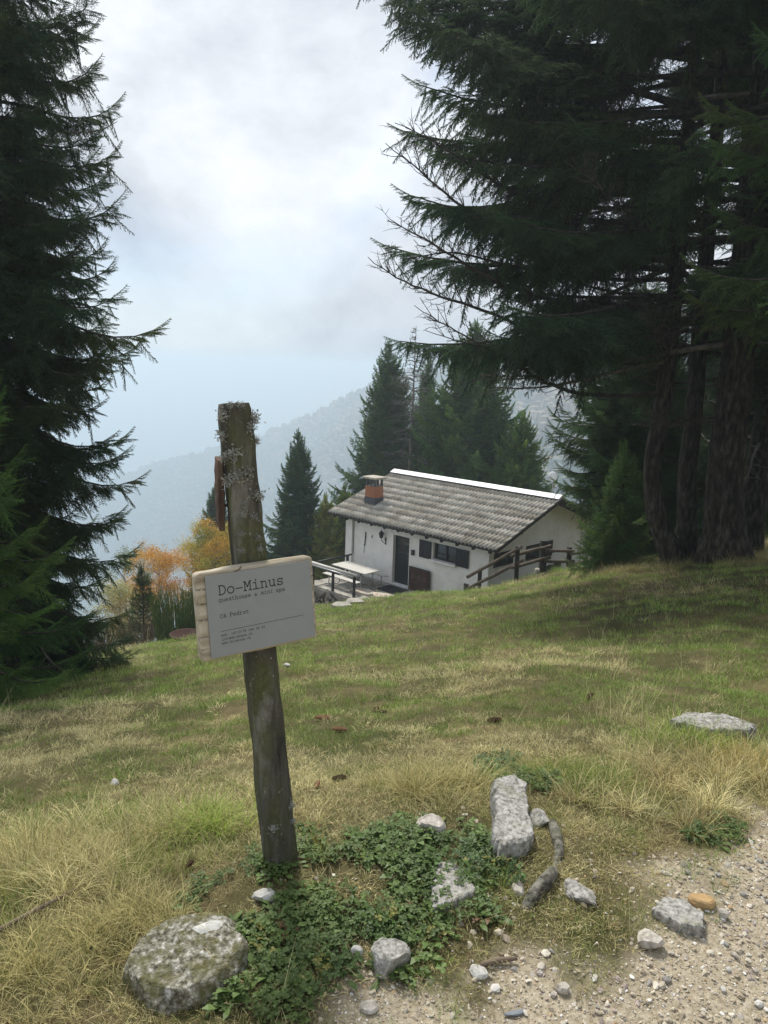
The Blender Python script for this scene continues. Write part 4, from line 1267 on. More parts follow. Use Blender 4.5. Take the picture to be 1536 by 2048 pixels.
# dense one between house and trunks
add('spruce_tree', 'dense dark spruce with branches to the ground between the house and the big trunks', (6.50, 20.5, gz(6.50, 20.5)), 7.4, 2.6, 56, near=True, z0=0.1, dz=0.24, nb=8, r0=0.15, bare=0.15, droop=0.25, weep=0.5, tint=(0.087, 0.145, 0.061), dens=0.85, sz=1.1, prof=lambda t: min(1.0, 1.15 * (1 - t) ** 0.6) * (0.34 + 0.66 * min(1, t / 0.42) ** 1.5))
add('spruce_tree', 'low bushy spruce peeping out left of the curved trunk', (5.15, 16.6, gz(5.15, 16.6)), 2.6, 0.95, 57, near=True, z0=0.1, dz=0.18, nb=6, r0=0.04, bare=0.1, weep=0.3, tint=(0.109, 0.181, 0.061), dens=0.9)
for i, (x, y, h, rr, lab) in enumerate([(8.7, 18.6, 5.6, 1.9, 'dense spruce in the shade at the far right edge behind the trunks'), (8.2, 23.0, 6.4, 2.1, 'shaded spruce seen between the slender and the stout trunks'), (10.6, 25.5, 7.4, 2.3, 'shaded spruce farthest back behind the stout trunk')]):
    add('spruce_tree', lab, (x, y, gz(x, y)), h, rr, 60 + i, z0=0.1, dz=0.34, nb=7, weep=0.5, tint=(0.075, 0.123, 0.055), dens=1.3, sz=0.9)

# conifers beyond the house
full = lambda t: min(1.0, 1.12 * (1 - t) ** 0.85) * (0.86 + 0.14 * min(1, t / 0.15))
far_list = [
    ('spruce_tree', 'tall spruce left of the dead grey tree behind the house', 0.10, 43.0, 15.3, 4.5, (0.105, 0.168, 0.067), 71),
    ('spruce_tree', 'slim spruce top showing just right of the dead grey tree', 2.30, 47.0, 16.4, 2.4, (0.115, 0.182, 0.083), 72),
    ('spruce_tree', 'broad full spruce behind the middle of the white ridge', 4.35, 40.5, 13.2, 5.4, (0.101, 0.178, 0.054), 73),
    ('spruce_tree', 'smaller spruce in front of the broad one behind the right end of the ridge', 6.45, 37.0, 7.5, 3.1, (0.112, 0.191, 0.054), 74),
    ('spruce_tree', 'conical spruce standing free left of the house', -4.34, 38.0, 9.4, 2.69, (0.077, 0.135, 0.066), 75),
    ('spruce_tree', 'spruce half hidden behind the post above the yellow birch', -10.2, 46.0, 11.6, 3.00, (0.088, 0.150, 0.069), 76),
    ('young_spruce', 'yellowish green young conifer left of the house corner', -2.85, 37.0, 5.3, 1.56, (0.227, 0.255, 0.063), 77),
    ('young_spruce', 'olive young conifer touching the left corner of the house', -1.95, 38.2, 5.8, 1.69, (0.149, 0.200, 0.054), 78),
    ('spruce_tree', 'dim spruce lower down the slope left of the conical one', -6.6, 50.0, 9.0, 2.50, (0.105, 0.173, 0.075), 79),
]
for nm, lab, x, y, h, rr, tn, sd in far_list:
    zt_ = gz(x, y)
    add(nm, lab, (x, y, zt_), h, rr, sd, z0=0.2, dz=0.32, nb=9, weep=0.4, tint=tn, dens=1.35, prof=full, droop=0.22, e_low=-0.15, e_top=0.7, sz=0.85)

# dead grey spruce
def dead_spruce():
    r_ = random.Random(81)
    x, y = 1.22, 41.0
    root = empty('dead_spruce', (x, y, gz(x, y)), 0, 'dead leafless grey spruce among the green ones behind the house', 'tree')
    H = 14.3
    V, F, cl = trunk_mesh([(0, 0, -0.3), (0.05, 0, 4), (0.1, 0, 9), (0.12, 0, H)], [0.17, 0.13, 0.07, 0.01], n=8, rings=14)
    b = MB(); b.add(V, F); b.build('trunk', M['deadwood'], root, smooth=True)
    b = MB()
    z = 1.0
    while z < H * 0.98:
        t = z / H
        L_ = 2.9 * (1 - t) ** 0.75 + 0.15
        for j in range(5):
            L_ *= r_.uniform(.85, 1.12)
            a = r_.uniform(0, 6.28); zj = z + r_.uniform(-.25, .25)
            n = 7
            uu = np.linspace(0, 1, n)
            el = 0.05 + 0.5 * t - 0.75 * np.sin(math.pi * uu * 0.9) + 0.75 * uu ** 2
            d = np.stack([np.cos(el) * math.cos(a), np.cos(el) * math.sin(a), np.sin(el)], 1)
            pts = np.concatenate([[(0.1 * t, 0, zj)], np.array([0.1 * t, 0, zj]) + np.cumsum(d[:-1] * L_ / (n - 1), 0)])
            b.tube(pts, 0.020 * (1 - 0.75 * uu), 4, cap=False)
            for q in range(int(6 * L_)):
                i_ = r_.randrange(1, n); dv = np.array([r_.uniform(-1, 1), r_.uniform(-1, 1), r_.uniform(-1.2, 0.3)]) * 0.35
                b.tube([pts[i_], pts[i_] + dv * 0.6, pts[i_] + dv + np.array([0, 0, 0.05])], [0.009, 0.007, 0.003], 3, cap=False)
        z += 0.27
    b.build('dead_limbs', M['deadwood'], root, kind='stuff')
dead_spruce()

# birches in autumn colours
def leaf_cluster(seed, n=26, r=0.22, l=0.05):
    r_ = random.Random(seed)
    V, F, B = [], [], []
    for i in range(n):
        c = np.array([r_.gauss(0, r * .5), r_.gauss(0, r * .5), r_.gauss(0, r * .45)])
        d = np.array([r_.uniform(-1, 1), r_.uniform(-1, 1), r_.uniform(-1, .3)]); d /= np.linalg.norm(d)
        s = np.cross(d, [r_.uniform(-1, 1), r_.uniform(-1, 1), r_.uniform(-1, 1)]); s /= np.linalg.norm(s) + 1e-6
        j = len(V)
        V.extend([c, c + d * l * .5 + s * l * .38, c + d * l, c + d * l * .5 - s * l * .38])
        F.append((j, j + 1, j + 2, j + 3))
        B.extend([r_.random()] * 4)
    return V, F, B
LEAFC = [source('leaf_cluster', *leaf_cluster(k)[:2], M['leaf'], leaf_cluster(k)[2]) for k in (1, 2)]
def birch(name, label, x, y, H, Rc, seed, tints, group=None, n=900, zlo=0.28):
    r_ = random.Random(seed)
    root = empty(name, (x, y, gz(x, y)), 0, label, 'tree', group)
    b = MB()
    V, F, cl = trunk_mesh([(0, 0, -0.2), (0.1, 0, H * .4), (0.05, 0.1, H * .95)], [0.09, 0.06, 0.012], n=8, rings=12, rough=.03)
    b.add(V, F); b.build('trunk', M['birch'], root, smooth=True)
    P_, C_, lb = [], [], MB()
    for k in range(34):
        z = H * r_.uniform(zlo, 0.93); a = r_.uniform(0, 6.28); t = (z / H - zlo) / (1 - zlo)
        L_ = Rc * (math.sin(math.pi * min(1, 0.15 + t * 0.8)) ** 0.7) * r_.uniform(0.55, 1.1)
        el = r_.uniform(0.3, 0.8)
        pts = [np.array([0.08, 0.03, z])]
        for q in range(6):
            pts.append(pts[-1] + np.array([math.cos(a) * math.cos(el), math.sin(a) * math.cos(el), math.sin(el)]) * L_ / 5); a += r_.uniform(-.3, .3); el -= 0.12
        lb.tube(pts, np.linspace(0.022, 0.005, 7), 4, cap=False)
        tn = np.array(tints[r_.randrange(len(tints))])
        for q in range(n // 34):
            i_ = r_.randrange(1, 6); f_ = r_.random()
            pp = pts[i_] * (1 - f_) + pts[i_ + 1] * f_
            P_.append(pp + np.array([r_.gauss(0, .16), r_.gauss(0, .16), r_.gauss(0, .16)])); C_.append(tn * r_.uniform(.75, 1.2))
    lb.build('limbs', M['birch'], root, kind='stuff')
    P_ = np.array(P_); n_ = len(P_)
    scatter('crown', P_, np.random.default_rng(seed).uniform(0, 6.28, (n_, 3)), np.random.default_rng(seed).uniform(0.7, 1.3, n_), np.random.default_rng(seed).integers(0, 2, n_), np.array(C_), LEAFC, root)
M['birch'] = mat_noise('birch_bark', [(0.3, (0.22, 0.19, 0.16)), (0.7, (0.50, 0.47, 0.43))], 8, rough=.9)
birch('birch_tree', 'orange-yellow autumn birch below the meadow edge, left of the sign', -9.95, 33.0, 5.1, 1.7, 91, [(0.72, 0.34, 0.045), (0.78, 0.42, 0.06), (0.64, 0.38, 0.08)])
birch('birch_tree', 'lemon-green to yellow birch directly left of the post', -8.3, 36.0, 6.4, 1.7, 92, [(0.60, 0.46, 0.05), (0.45, 0.45, 0.06), (0.68, 0.42, 0.06)], n=1200)
birch('birch_tree', 'pale yellow thin birch at the foot of the tall left spruce', -10.5, 29.5, 3.7, 1.2, 93, [(0.55, 0.42, 0.15), (0.42, 0.42, 0.18)], n=420)
birch('birch_tree', 'pale green leafy tree low behind the orange birch', -13.2, 38.0, 6.6, 2.2, 94, [(0.22, 0.27, 0.12), (0.34, 0.33, 0.13)], n=900)

# broom bush, low shrubs and a thorny sapling at the meadow edge
def wand_bush(name, label, x, y, H, Rb, n, tint, seed, cat='bush', lean=0.35, w_=0.008):
    r_ = random.Random(seed)
    root = empty(name, (x, y, gz(x, y)), 0, label, cat)
    b = MB()
    for k in range(n):
        a, rr = r_.uniform(0, 6.28), Rb * math.sqrt(r_.random()) * 0.55
        p = np.array([math.cos(a) * rr, math.sin(a) * rr, -0.03]); h = H * r_.uniform(0.5, 1.05) * (1 - 0.35 * (rr / Rb))
        out = np.array([math.cos(a), math.sin(a), 0]) * lean * r_.uniform(0.2, 1.1)
        q = p + np.array([0, 0, h * .5]) + out * h * .35
        e_ = q + np.array([0, 0, h * .5]) + out * h * .45 + np.array([r_.uniform(-.05, .05), r_.uniform(-.05, .05), 0])
        b.tube([p, q, e_], [w_, w_ * .8, w_ * .25], 3, cap=False)
        for s in range(3):
            f_ = r_.uniform(.3, .9); pp = q + (e_ - q) * f_
            b.tube([pp, pp + np.array([r_.uniform(-.08, .08), r_.uniform(-.08, .08), h * .2])], [w_ * .6, w_ * .2], 3, cap=False)
    b.build('wands', tint, root, kind='stuff')
    b = MB()
    for k in range(6):
        a = r_.uniform(0, 6.28); b.tube([(0, 0, -.05), (math.cos(a) * .1, math.sin(a) * .1, H * .18), (math.cos(a) * .16, math.sin(a) * .16, H * .36)], [0.02, .014, .008], 4, cap=False)
    b.build('stems', M['limb'], root)
M['broom'] = mat_noise('broom_green', [(0.3, (0.075, 0.125, 0.036)), (0.7, (0.15, 0.225, 0.065))], 3, rough=.7)
M['twig'] = mat_noise('dry_twigs', [(0.3, (0.11, 0.08, 0.055)), (0.7, (0.24, 0.19, 0.14))], 3, rough=.9)
M['olive_twig'] = mat_noise('olive_twigs', [(0.3, (0.07, 0.085, 0.03)), (0.7, (0.16, 0.16, 0.06))], 3, rough=.9)
wand_bush('broom_bush', 'green upright broom bush at the meadow edge left of the sign', -5.30, 19.3, 1.55, 0.95, 420, M['broom'], 101)
wand_bush('broom_bush', 'darker broom bush mostly hidden behind the sign board', -4.35, 19.6, 1.35, 0.8, 260, M['broom'], 102)
wand_bush('dry_shrub', 'low brownish twiggy shrub left of the green broom', -6.35, 19.6, 0.85, 0.9, 220, M['twig'], 103, lean=0.8)
wand_bush('dry_shrub', 'low olive shrub at the foot of the tall left spruce', -7.0, 18.6, 0.75, 0.9, 240, M['olive_twig'], 104, lean=0.8)
wand_bush('dry_shrub', 'scrubby brown shrub farther left in the spruce shade', -6.6, 16.2, 0.55, 0.8, 200, M['twig'], 105, lean=0.9)
root = conifer('larch_sapling', 'sparse dark sapling standing between the broom and the left spruce', (-6.75, 21.0, gz(-6.75, 21.0)), 2.3, 0.75, 106, near=True, z0=0.3, dz=0.2, nb=4, weep=0.0, dens=0.5, bare=0.1, e_low=0.5, e_top=0.9, droop=0.1, tint=(0.072, 0.109, 0.043), r0=0.03)
print('needle shoots', NF)

# woods on the far flank, one mass
def blob(seed):
    r_ = np.random.default_rng(seed)
    V = []
    F = []
    n, m_ = 7, 4
    for i in range(m_ + 1):
        for j in range(n):
            a = j * 2 * math.pi / n; q = math.pi * i / m_
            rr = math.sin(q) ** 0.8 * (1 + r_.uniform(-.25, .25))
            V.append((rr * math.cos(a), rr * math.sin(a), 1.0 - 1.0 * math.cos(math.pi - q) * 1.0 * -1 * -1))
    for i in range(m_):
        for j in range(n):
            F.append((i * n + j, i * n + (j + 1) % n, (i + 1) * n + (j + 1) % n, (i + 1) * n + j))
    return V, F, [0.5] * len(V)
def spire(seed):
    r_ = np.random.default_rng(seed); n = 6; V = []
    for z, rr in ((0.0, 0.75), (0.35, 0.8), (0.36, 0.55), (1.0, 0.5), (1.01, 0.32), (2.3, 0.02)):
        for j in range(n):
            a = j * 2 * math.pi / n + r_.uniform(-.2, .2); k = rr * (1 + r_.uniform(-.2, .2)); V.append((k * math.cos(a), k * math.sin(a), z))
    F = [(i * n + j, i * n + (j + 1) % n, (i + 1) * n + (j + 1) % n, (i + 1) * n + j) for i in range(5) for j in range(n)]
    return V, F, [0.5] * len(V)
WOOD = [source('far_tree', *blob(1)[:2], M['leaf'], blob(1)[2]), source('far_tree', *spire(2)[:2], M['leaf'], spire(2)[2])]
r_ = np.random.default_rng(12)
nW = 15000
ii = r_.uniform(5, 45, nW); jj = r_.uniform(0, len(rp) - 1.01, nW)
i0, j0 = ii.astype(int), jj.astype(int); fi, fj = (ii - i0)[:, None], (jj - j0)[:, None]
pw = HV[i0, j0] * (1 - fi) * (1 - fj) + HV[i0 + 1, j0] * fi * (1 - fj) + HV[i0, j0 + 1] * (1 - fi) * fj + HV[i0 + 1, j0 + 1] * fi * fj
aut = fbm(pw[:, 0] * .01, pw[:, 1] * .01, 55, 3)
tint = np.where((r_.random(nW) < 0.25 + 0.5 * (aut > .5))[:, None], np.array([0.20, 0.13, 0.05]), np.array([0.05, 0.075, 0.03])) * r_.uniform(.6, 1.4, (nW, 1))
sc_w = r_.uniform(3.0, 6.0, nW)
scatter('far_wood', pw - np.array([0, 0, 1.5]), np.stack([np.zeros(nW), np.zeros(nW), r_.uniform(0, 6.28, nW)], 1), sc_w, (r_.random(nW) < .35).astype(int), tint, WOOD)
tag(bpy.data.objects['far_wood'], 'mixed autumn wood covering the hazy mountain flank', 'wood')

# ------------------------------------------------------------------ rustic pole fence
fence = empty('pole_fence', (4.36, 24.0, gz(4.36, 24.0)), 0, 'rustic dark pole fence stepping down beside the gable of the white house', 'fence')
def fpt(p):
    return (p[0] - fence.location.x, p[1] - fence.location.y, p[2] - fence.location.z)
rs = random.Random(9)
for (x, y, zt_, w_) in ((3.30, 25.1, -4.86, 0.13), (4.33, 24.0, -3.80, 0.13), (5.36, 25.0, -3.80, 0.21), (6.23, 25.0, -4.0, 0.15), (7.06, 24.5, -3.78, 0.13)):
    b = MB(); zb = gz(x, y) - 0.35
    b.box(-w_ / 2, w_ / 2, -w_ / 2, w_ / 2, 0, zt_ - zb)
    o = b.build('post', M['dark_wood'], fence, bevel=0.012); o.location = fpt((x, y, zb)); o.rotation_euler = (rs.uniform(-.02, .02), rs.uniform(-.02, .02), rs.uniform(-.3, .3))
for a_, b_ in (((2.83, 24.75, -5.08), (4.42, 23.88, -3.80)), ((2.90, 24.7, -5.45), (4.50, 23.88, -4.22)), ((4.10, 23.88, -4.10), (5.55, 24.86, -3.95)), ((4.10, 23.88, -4.50), (5.55, 24.86, -4.34)),
               ((5.38, 24.86, -4.12), (6.36, 24.88, -4.10)), ((5.38, 24.86, -4.48), (6.38, 24.88, -4.46)), ((6.20, 24.88, -4.22), (7.30, 24.30, -3.82)), ((6.20, 24.88, -4.58), (7.40, 24.30, -4.12)), ((6.25, 25.1, -4.90), (7.3, 24.6, -4.40)), ((6.9, 24.4, -4.0), (8.6, 23.6, -3.4)), ((6.9, 24.4, -4.3), (8.6, 23.6, -3.75))):
    b = MB(); A_, B_ = np.array(fpt(a_)), np.array(fpt(b_))
    pts = [A_ + (B_ - A_) * t + np.array([0, 0, rs.uniform(-.012, .012)]) for t in np.linspace(0, 1, 6)]
    b.tube(pts, [0.058 * rs.uniform(.9, 1.1) for _ in pts], 10); b.build('rail', M['rail_wood'], fence, smooth=False)
# dark board wall of the sunken entrance beside the gable
t = house_thing('retaining_boards', 'dark board wall of the sunken corner below the fence by the gable', 'board wall', 5.0, -1.55, 0.35)
for k in range(7):
    b = MB(); b.box(-0.1 + k * 0.2, 0.09 + k * 0.2, 0, 0.04, 0, 0.98 - 0.02 * (k % 3)); b.build('board', M['dark_wood'], t)
t = house_thing('gable_planks', 'low dark wooden hatch against the gable wall behind the fence', 'hatch', 4.79, 3.6, 0.3)  # plain dark boards set where the gable foot reads dark
for k in range(5):
    b = MB(); b.box(0, 0.06, k * 0.22, k * 0.22 + 0.21, 0, 0.78 + 0.02 * (k % 2)); b.build('board', M['dark_wood'], t)

# ------------------------------------------------------------------ signpost
SC = Vector((-0.31048, 1.93572, 0.92905))
SX, SZ, SN = Vector((0.82330, 0.56677, 0.03088)), Vector((-0.09214, 0.07976, 0.99255)), Vector((0.56008, -0.82001, 0.11789))
foot = SC - SN * 0.067 + SX * 0.034 - SZ * 0.90
sp = empty('signpost', foot, 0, 'leaning mossy wooden post carrying a guesthouse sign board', 'signpost')
def W(x, z, n=0.0):
    """plaque plane coordinates (right, up, towards the reader) to the signpost's own frame"""
    return SC + SX * x + SZ * z + SN * n - foot
# post: squared timber with worn edges, tapering a little
nr, ns = 90, 28
PV = []
rs = random.Random(2)
for i in range(nr):
    t = i / (nr - 1)
    z = -0.90 + t * (0.535 + 0.90)
    cx = 0.034 + (-0.008 - 0.034) * t
    a_, b_ = (0.087 - 0.008 * t) / 2, (0.064 - 0.006 * t) / 2
    if t > 0.985:
        k = 1 - (t - 0.985) / 0.015 * 0.10; a_ *= k; b_ *= k
    for j in range(ns):
        q = 2 * math.pi * (j + 0.5) / ns
        c_, s_ = math.cos(q), math.sin(q)
        e_ = 0.36
        x = math.copysign(abs(c_) ** e_, c_) * a_
        y = math.copysign(abs(s_) ** e_, s_) * b_
        nn = (vnoise(np.array([j * 1.7]), np.array([i * 0.05]), 3)[0] - 0.5) * 0.006 + (vnoise(np.array([j * 0.6 + 30]), np.array([i * 0.35]), 4)[0] - 0.5) * 0.005
        k = 1 + nn / 0.04
        PV.append(W(cx + x * k, z, -0.067 + y * k))
b = MB()
F = [(i * ns + j, i * ns + (j + 1) % ns, (i + 1) * ns + (j + 1) % ns, (i + 1) * ns + j) for i in range(nr - 1) for j in range(ns)]
F += [tuple(range(ns))[::-1], tuple((nr - 1) * ns + j for j in range(ns))]
b.add([tuple(v) for v in PV], F)
m, nt, N, L, P = new_mat('mossy_post_wood')
tcn = N.new('ShaderNodeTexCoord')
def nnode(sc, st, det=8, rough=.65, dist=0):
    mp_ = N.new('ShaderNodeMapping'); mp_.inputs['Scale'].default_value = st; L.new(tcn.outputs['Object'], mp_.inputs['Vector'])
    q = N.new('ShaderNodeTexNoise'); q.inputs['Scale'].default_value = sc; q.inputs['Detail'].default_value = det; q.inputs['Roughness'].default_value = rough; q.inputs['Distortion'].default_value = dist
    L.new(mp_.outputs['Vector'], q.inputs['Vector']); return q
def mixc(fac, a, b_):
    q = N.new('ShaderNodeMix'); q.data_type = 'RGBA'; L.new(fac, q.inputs['Factor'])
    for s_, v_ in (('A', a), ('B', b_)):
        if isinstance(v_, tuple): q.inputs[s_].default_value = (*v_, 1)
        else: L.new(v_, q.inputs[s_])
    return q.outputs['Result']
grain = nnode(28, (1, 1, 0.08)); gr = ramp(N, [(0.32, (0.028, 0.027, 0.022)), (0.52, (0.088, 0.084, 0.068)), (0.70, (0.19, 0.185, 0.16))]); L.new(grain.outputs['Fac'], gr.inputs['Fac'])
def thr(node, lo, hi, k=1.0):
    q = N.new('ShaderNodeMapRange'); q.inputs['From Min'].default_value = lo; q.inputs['From Max'].default_value = hi; q.inputs['To Max'].default_value = k; L.new(node.outputs['Fac'], q.inputs['Value']); return q.outputs['Result']
moss = nnode(9, (1, 1, 0.35)); mossr = ramp(N, [(0.3, (0.055, 0.060, 0.024)), (0.7, (0.120, 0.128, 0.056))]); L.new(nnode(60, (1, 1, 1)).outputs['Fac'], mossr.inputs['Fac'])
c_ = mixc(thr(moss, 0.44, 0.60, 0.85), gr.outputs['Color'], mossr.outputs['Color'])
grey = nnode(9, (1, 1, 0.4)); c_ = mixc(thr(grey, 0.54, 0.64, 0.75), c_, (0.22, 0.21, 0.19))
spec_ = nnode(110, (1, 1, 0.7), 5, .7); c_ = mixc(thr(spec_, 0.63, 0.70, 0.85), c_, (0.44, 0.44, 0.40))
crk = nnode(16, (1, 1, 0.05), 3, .5); c_ = mixc(thr(crk, 0.60, 0.66, 0.85), c_, (0.012, 0.010, 0.008))
L.new(c_, P.inputs['Base Color']); P.inputs['Roughness'].default_value = 0.95; P.inputs['Specular IOR Level'].default_value = 0.15
bp = N.new('ShaderNodeBump'); bp.inputs['Strength'].default_value = 0.9; bp.inputs['Distance'].default_value = 0.006; L.new(grain.outputs['Fac'], bp.inputs['Height']); L.new(bp.outputs['Normal'], P.inputs['Normal'])
b.build('post', m, sp, smooth=True)

# board: worn pale wood, rounded corners, drying cracks at its left end
def board_mesh():
    bw, bh, bt = 0.331, 0.229, 0.036
    nx, nz, nt_ = 110, 80, 7
    V, F = [], []
    cracks = [(-0.5, 0.062, -0.13, 0.072), (-0.5, 0.020, -0.13, 0.034), (-0.5, -0.018, -0.132, -0.006), (-0.5, -0.058, -0.130, -0.050), (-0.5, 0.045, -0.152, 0.047), (-0.5, -0.085, -0.14, -0.082), (0.135, 0.08, 0.5, 0.084), (0.142, 0.058, 0.5, 0.062), (0.145, 0.02, 0.5, 0.022), (0.14, -0.03, 0.5, -0.03)]
    # diagonal crack along the top edge
    diag = [(-0.075, 0.095), (-0.05, 0.106), (-0.03, 0.121)]
    def groove(x, z):
        g = 0.0
        for (xa, za, xb, zb) in cracks:
            if xa - 0.004 <= x <= xb + 0.004:
                t = (x - xa) / (xb - xa) if xb > xa else 0
                zc = za + (zb - za) * np.clip(t, 0, 1) + 0.0012 * math.sin(x * 400)
                edge = min(1.0, abs(x - (xb if xa < -0.4 else xa)) / 0.03)
                g = max(g, edge * math.exp(-((z - zc) / 0.0013) ** 2))
        for (p, q) in zip(diag[:-1], diag[1:]):
            if p[0] <= x <= q[0]:
                zc = p[1] + (q[1] - p[1]) * (x - p[0]) / (q[0] - p[0])
                g = max(g, math.exp(-((z - zc) / 0.0014) ** 2))
        return g
    X = np.linspace(-0.5, 0.5, nx) * bw
    Z = np.linspace(-0.5, 0.5, nz) * bh
    rows = []
    def rounded(x, z, n):
        # wavy outline and rounded corners
        r_ = 0.016
        hx, hz = bw / 2, bh / 2
        x2 = x * (1 + 0.010 * (vnoise(np.array([z * 45]), np.array([1.0 if x > 0 else 5.0]), 8)[0] - .5) * (abs(x) / hx) ** 3)
        z2 = z + 0.006 * (vnoise(np.array([x * 16 + 9]), np.array([2.0 if z > 0 else 7.0]), 9)[0] - .5) * (abs(z) / hz) ** 3
        dx, dz = abs(x2) - (hx - r_), abs(z2) - (hz - r_)
        if dx > 0 and dz > 0:
            d = math.hypot(dx, dz)
            if d > 0:
                f_ = max(dx, dz) / d
                x2 = math.copysign(hx - r_ + dx * f_, x2); z2 = math.copysign(hz - r_ + dz * f_, z2)
        return x2, z2
    front, back = [], []
    for iz, z in enumerate(Z):
        for ix, x in enumerate(X):
            x2, z2 = rounded(x, z, 0)
            de = min(bw / 2 - abs(x2), bh / 2 - abs(z2))
            rnd = 0.006 * max(0, 1 - de / 0.006) ** 2
            n_ = -0.002 - rnd - 0.009 * groove(x2, z2) + 0.0016 * (fbm(np.array([x * 9]), np.array([z * 70]), 14, 3)[0] - .5)
            front.append(W(x2 - 0.005, z2 + 0.002, n_)); back.append(W(x2 - 0.005, z2 + 0.002, -bt + rnd * 0.8))
    n0 = nx * nz
    V = front + back
    for iz in range(nz - 1):
        for ix in range(nx - 1):
            a = iz * nx + ix
            F.append((a, a + 1, a + nx + 1, a + nx)); F.append((n0 + a + nx, n0 + a + nx + 1, n0 + a + 1, n0 + a))
    ring = [ix for ix in range(nx)] + [iz * nx + nx - 1 for iz in range(1, nz)] + [(nz - 1) * nx + ix for ix in range(nx - 2, -1, -1)] + [iz * nx for iz in range(nz - 2, 0, -1)]
    for p, q in zip(ring, ring[1:] + ring[:1]):
        F.append((q, p, n0 + p, n0 + q))
    b = MB(); b.add([tuple(v) for v in V], F)
    return b
m, nt, N, L, P = new_mat('weathered_board')
tcn = N.new('ShaderNodeTexCoord')
# rotate object coordinates into the board's own frame so that the grain runs along it
mpz = N.new('ShaderNodeMapping'); mpz.inputs['Rotation'].default_value = Matrix((SX, -SN, SZ)).to_euler()
L.new(tcn.outputs['Object'], mpz.inputs['Vector'])
def nn2(sc, st, det=8):
    mp_ = N.new('ShaderNodeMapping'); mp_.inputs['Scale'].default_value = st; L.new(mpz.outputs['Vector'], mp_.inputs['Vector'])
    q = N.new('ShaderNodeTexNoise'); q.inputs['Scale'].default_value = sc; q.inputs['Detail'].default_value = det; q.inputs['Roughness'].default_value = .65; L.new(mp_.outputs['Vector'], q.inputs['Vector']); return q
g1 = nn2(40, (0.10, 1, 1)); rr_ = ramp(N, [(0.28, (0.20, 0.165, 0.115)), (0.5, (0.42, 0.365, 0.28)), (0.72, (0.60, 0.55, 0.46))]); L.new(g1.outputs['Fac'], rr_.inputs['Fac'])
c_ = mixc(thr(nn2(12, (1, 1, 1)), 0.52, 0.70, 0.6), rr_.outputs['Color'], (0.30, 0.28, 0.17))
c_ = mixc(thr(nn2(30, (0.5, 1, 1)), 0.66, 0.75, 0.7), c_, (0.17, 0.085, 0.055))
L.new(c_, P.inputs['Base Color']); P.inputs['Roughness'].default_value = .92; P.inputs['Specular IOR Level'].default_value = .15
bp = N.new('ShaderNodeBump'); bp.inputs['Strength'].default_value = .7; bp.inputs['Distance'].default_value = .004; L.new(g1.outputs['Fac'], bp.inputs['Height']); L.new(bp.outputs['Normal'], P.inputs['Normal'])
M['board'] = m
board = board_mesh().build('sign_board', M['board'], sp, smooth=False)
b = MB()
V = [W(x, z, n) for n in (0.0, 0.003) for x, z in ((-.1485, -.105), (.1485, -.105), (.1485, .105), (-.1485, .105))]
b.add([tuple(v) for v in V], [(3, 2, 1, 0), (4, 5, 6, 7), (0, 1, 5, 4), (1, 2, 6, 5), (2, 3, 7, 6), (3, 0, 4, 7)])
pm, nt, N, L, P = new_mat('satin_grey_plaque')
nz = N.new('ShaderNodeTexNoise'); nz.inputs['Scale'].default_value = 6; nz.inputs['Detail'].default_value = 4
rr_ = ramp(N, [(0.3, (0.250, 0.268, 0.272)), (0.7, (0.272, 0.288, 0.288))]); L.new(nz.outputs['Fac'], rr_.inputs['Fac']); L.new(rr_.outputs['Color'], P.inputs['Base Color'])
P.inputs['Roughness'].default_value = .5; P.inputs['Specular IOR Level'].default_value = .4
plq = b.build('plaque', pm, board)

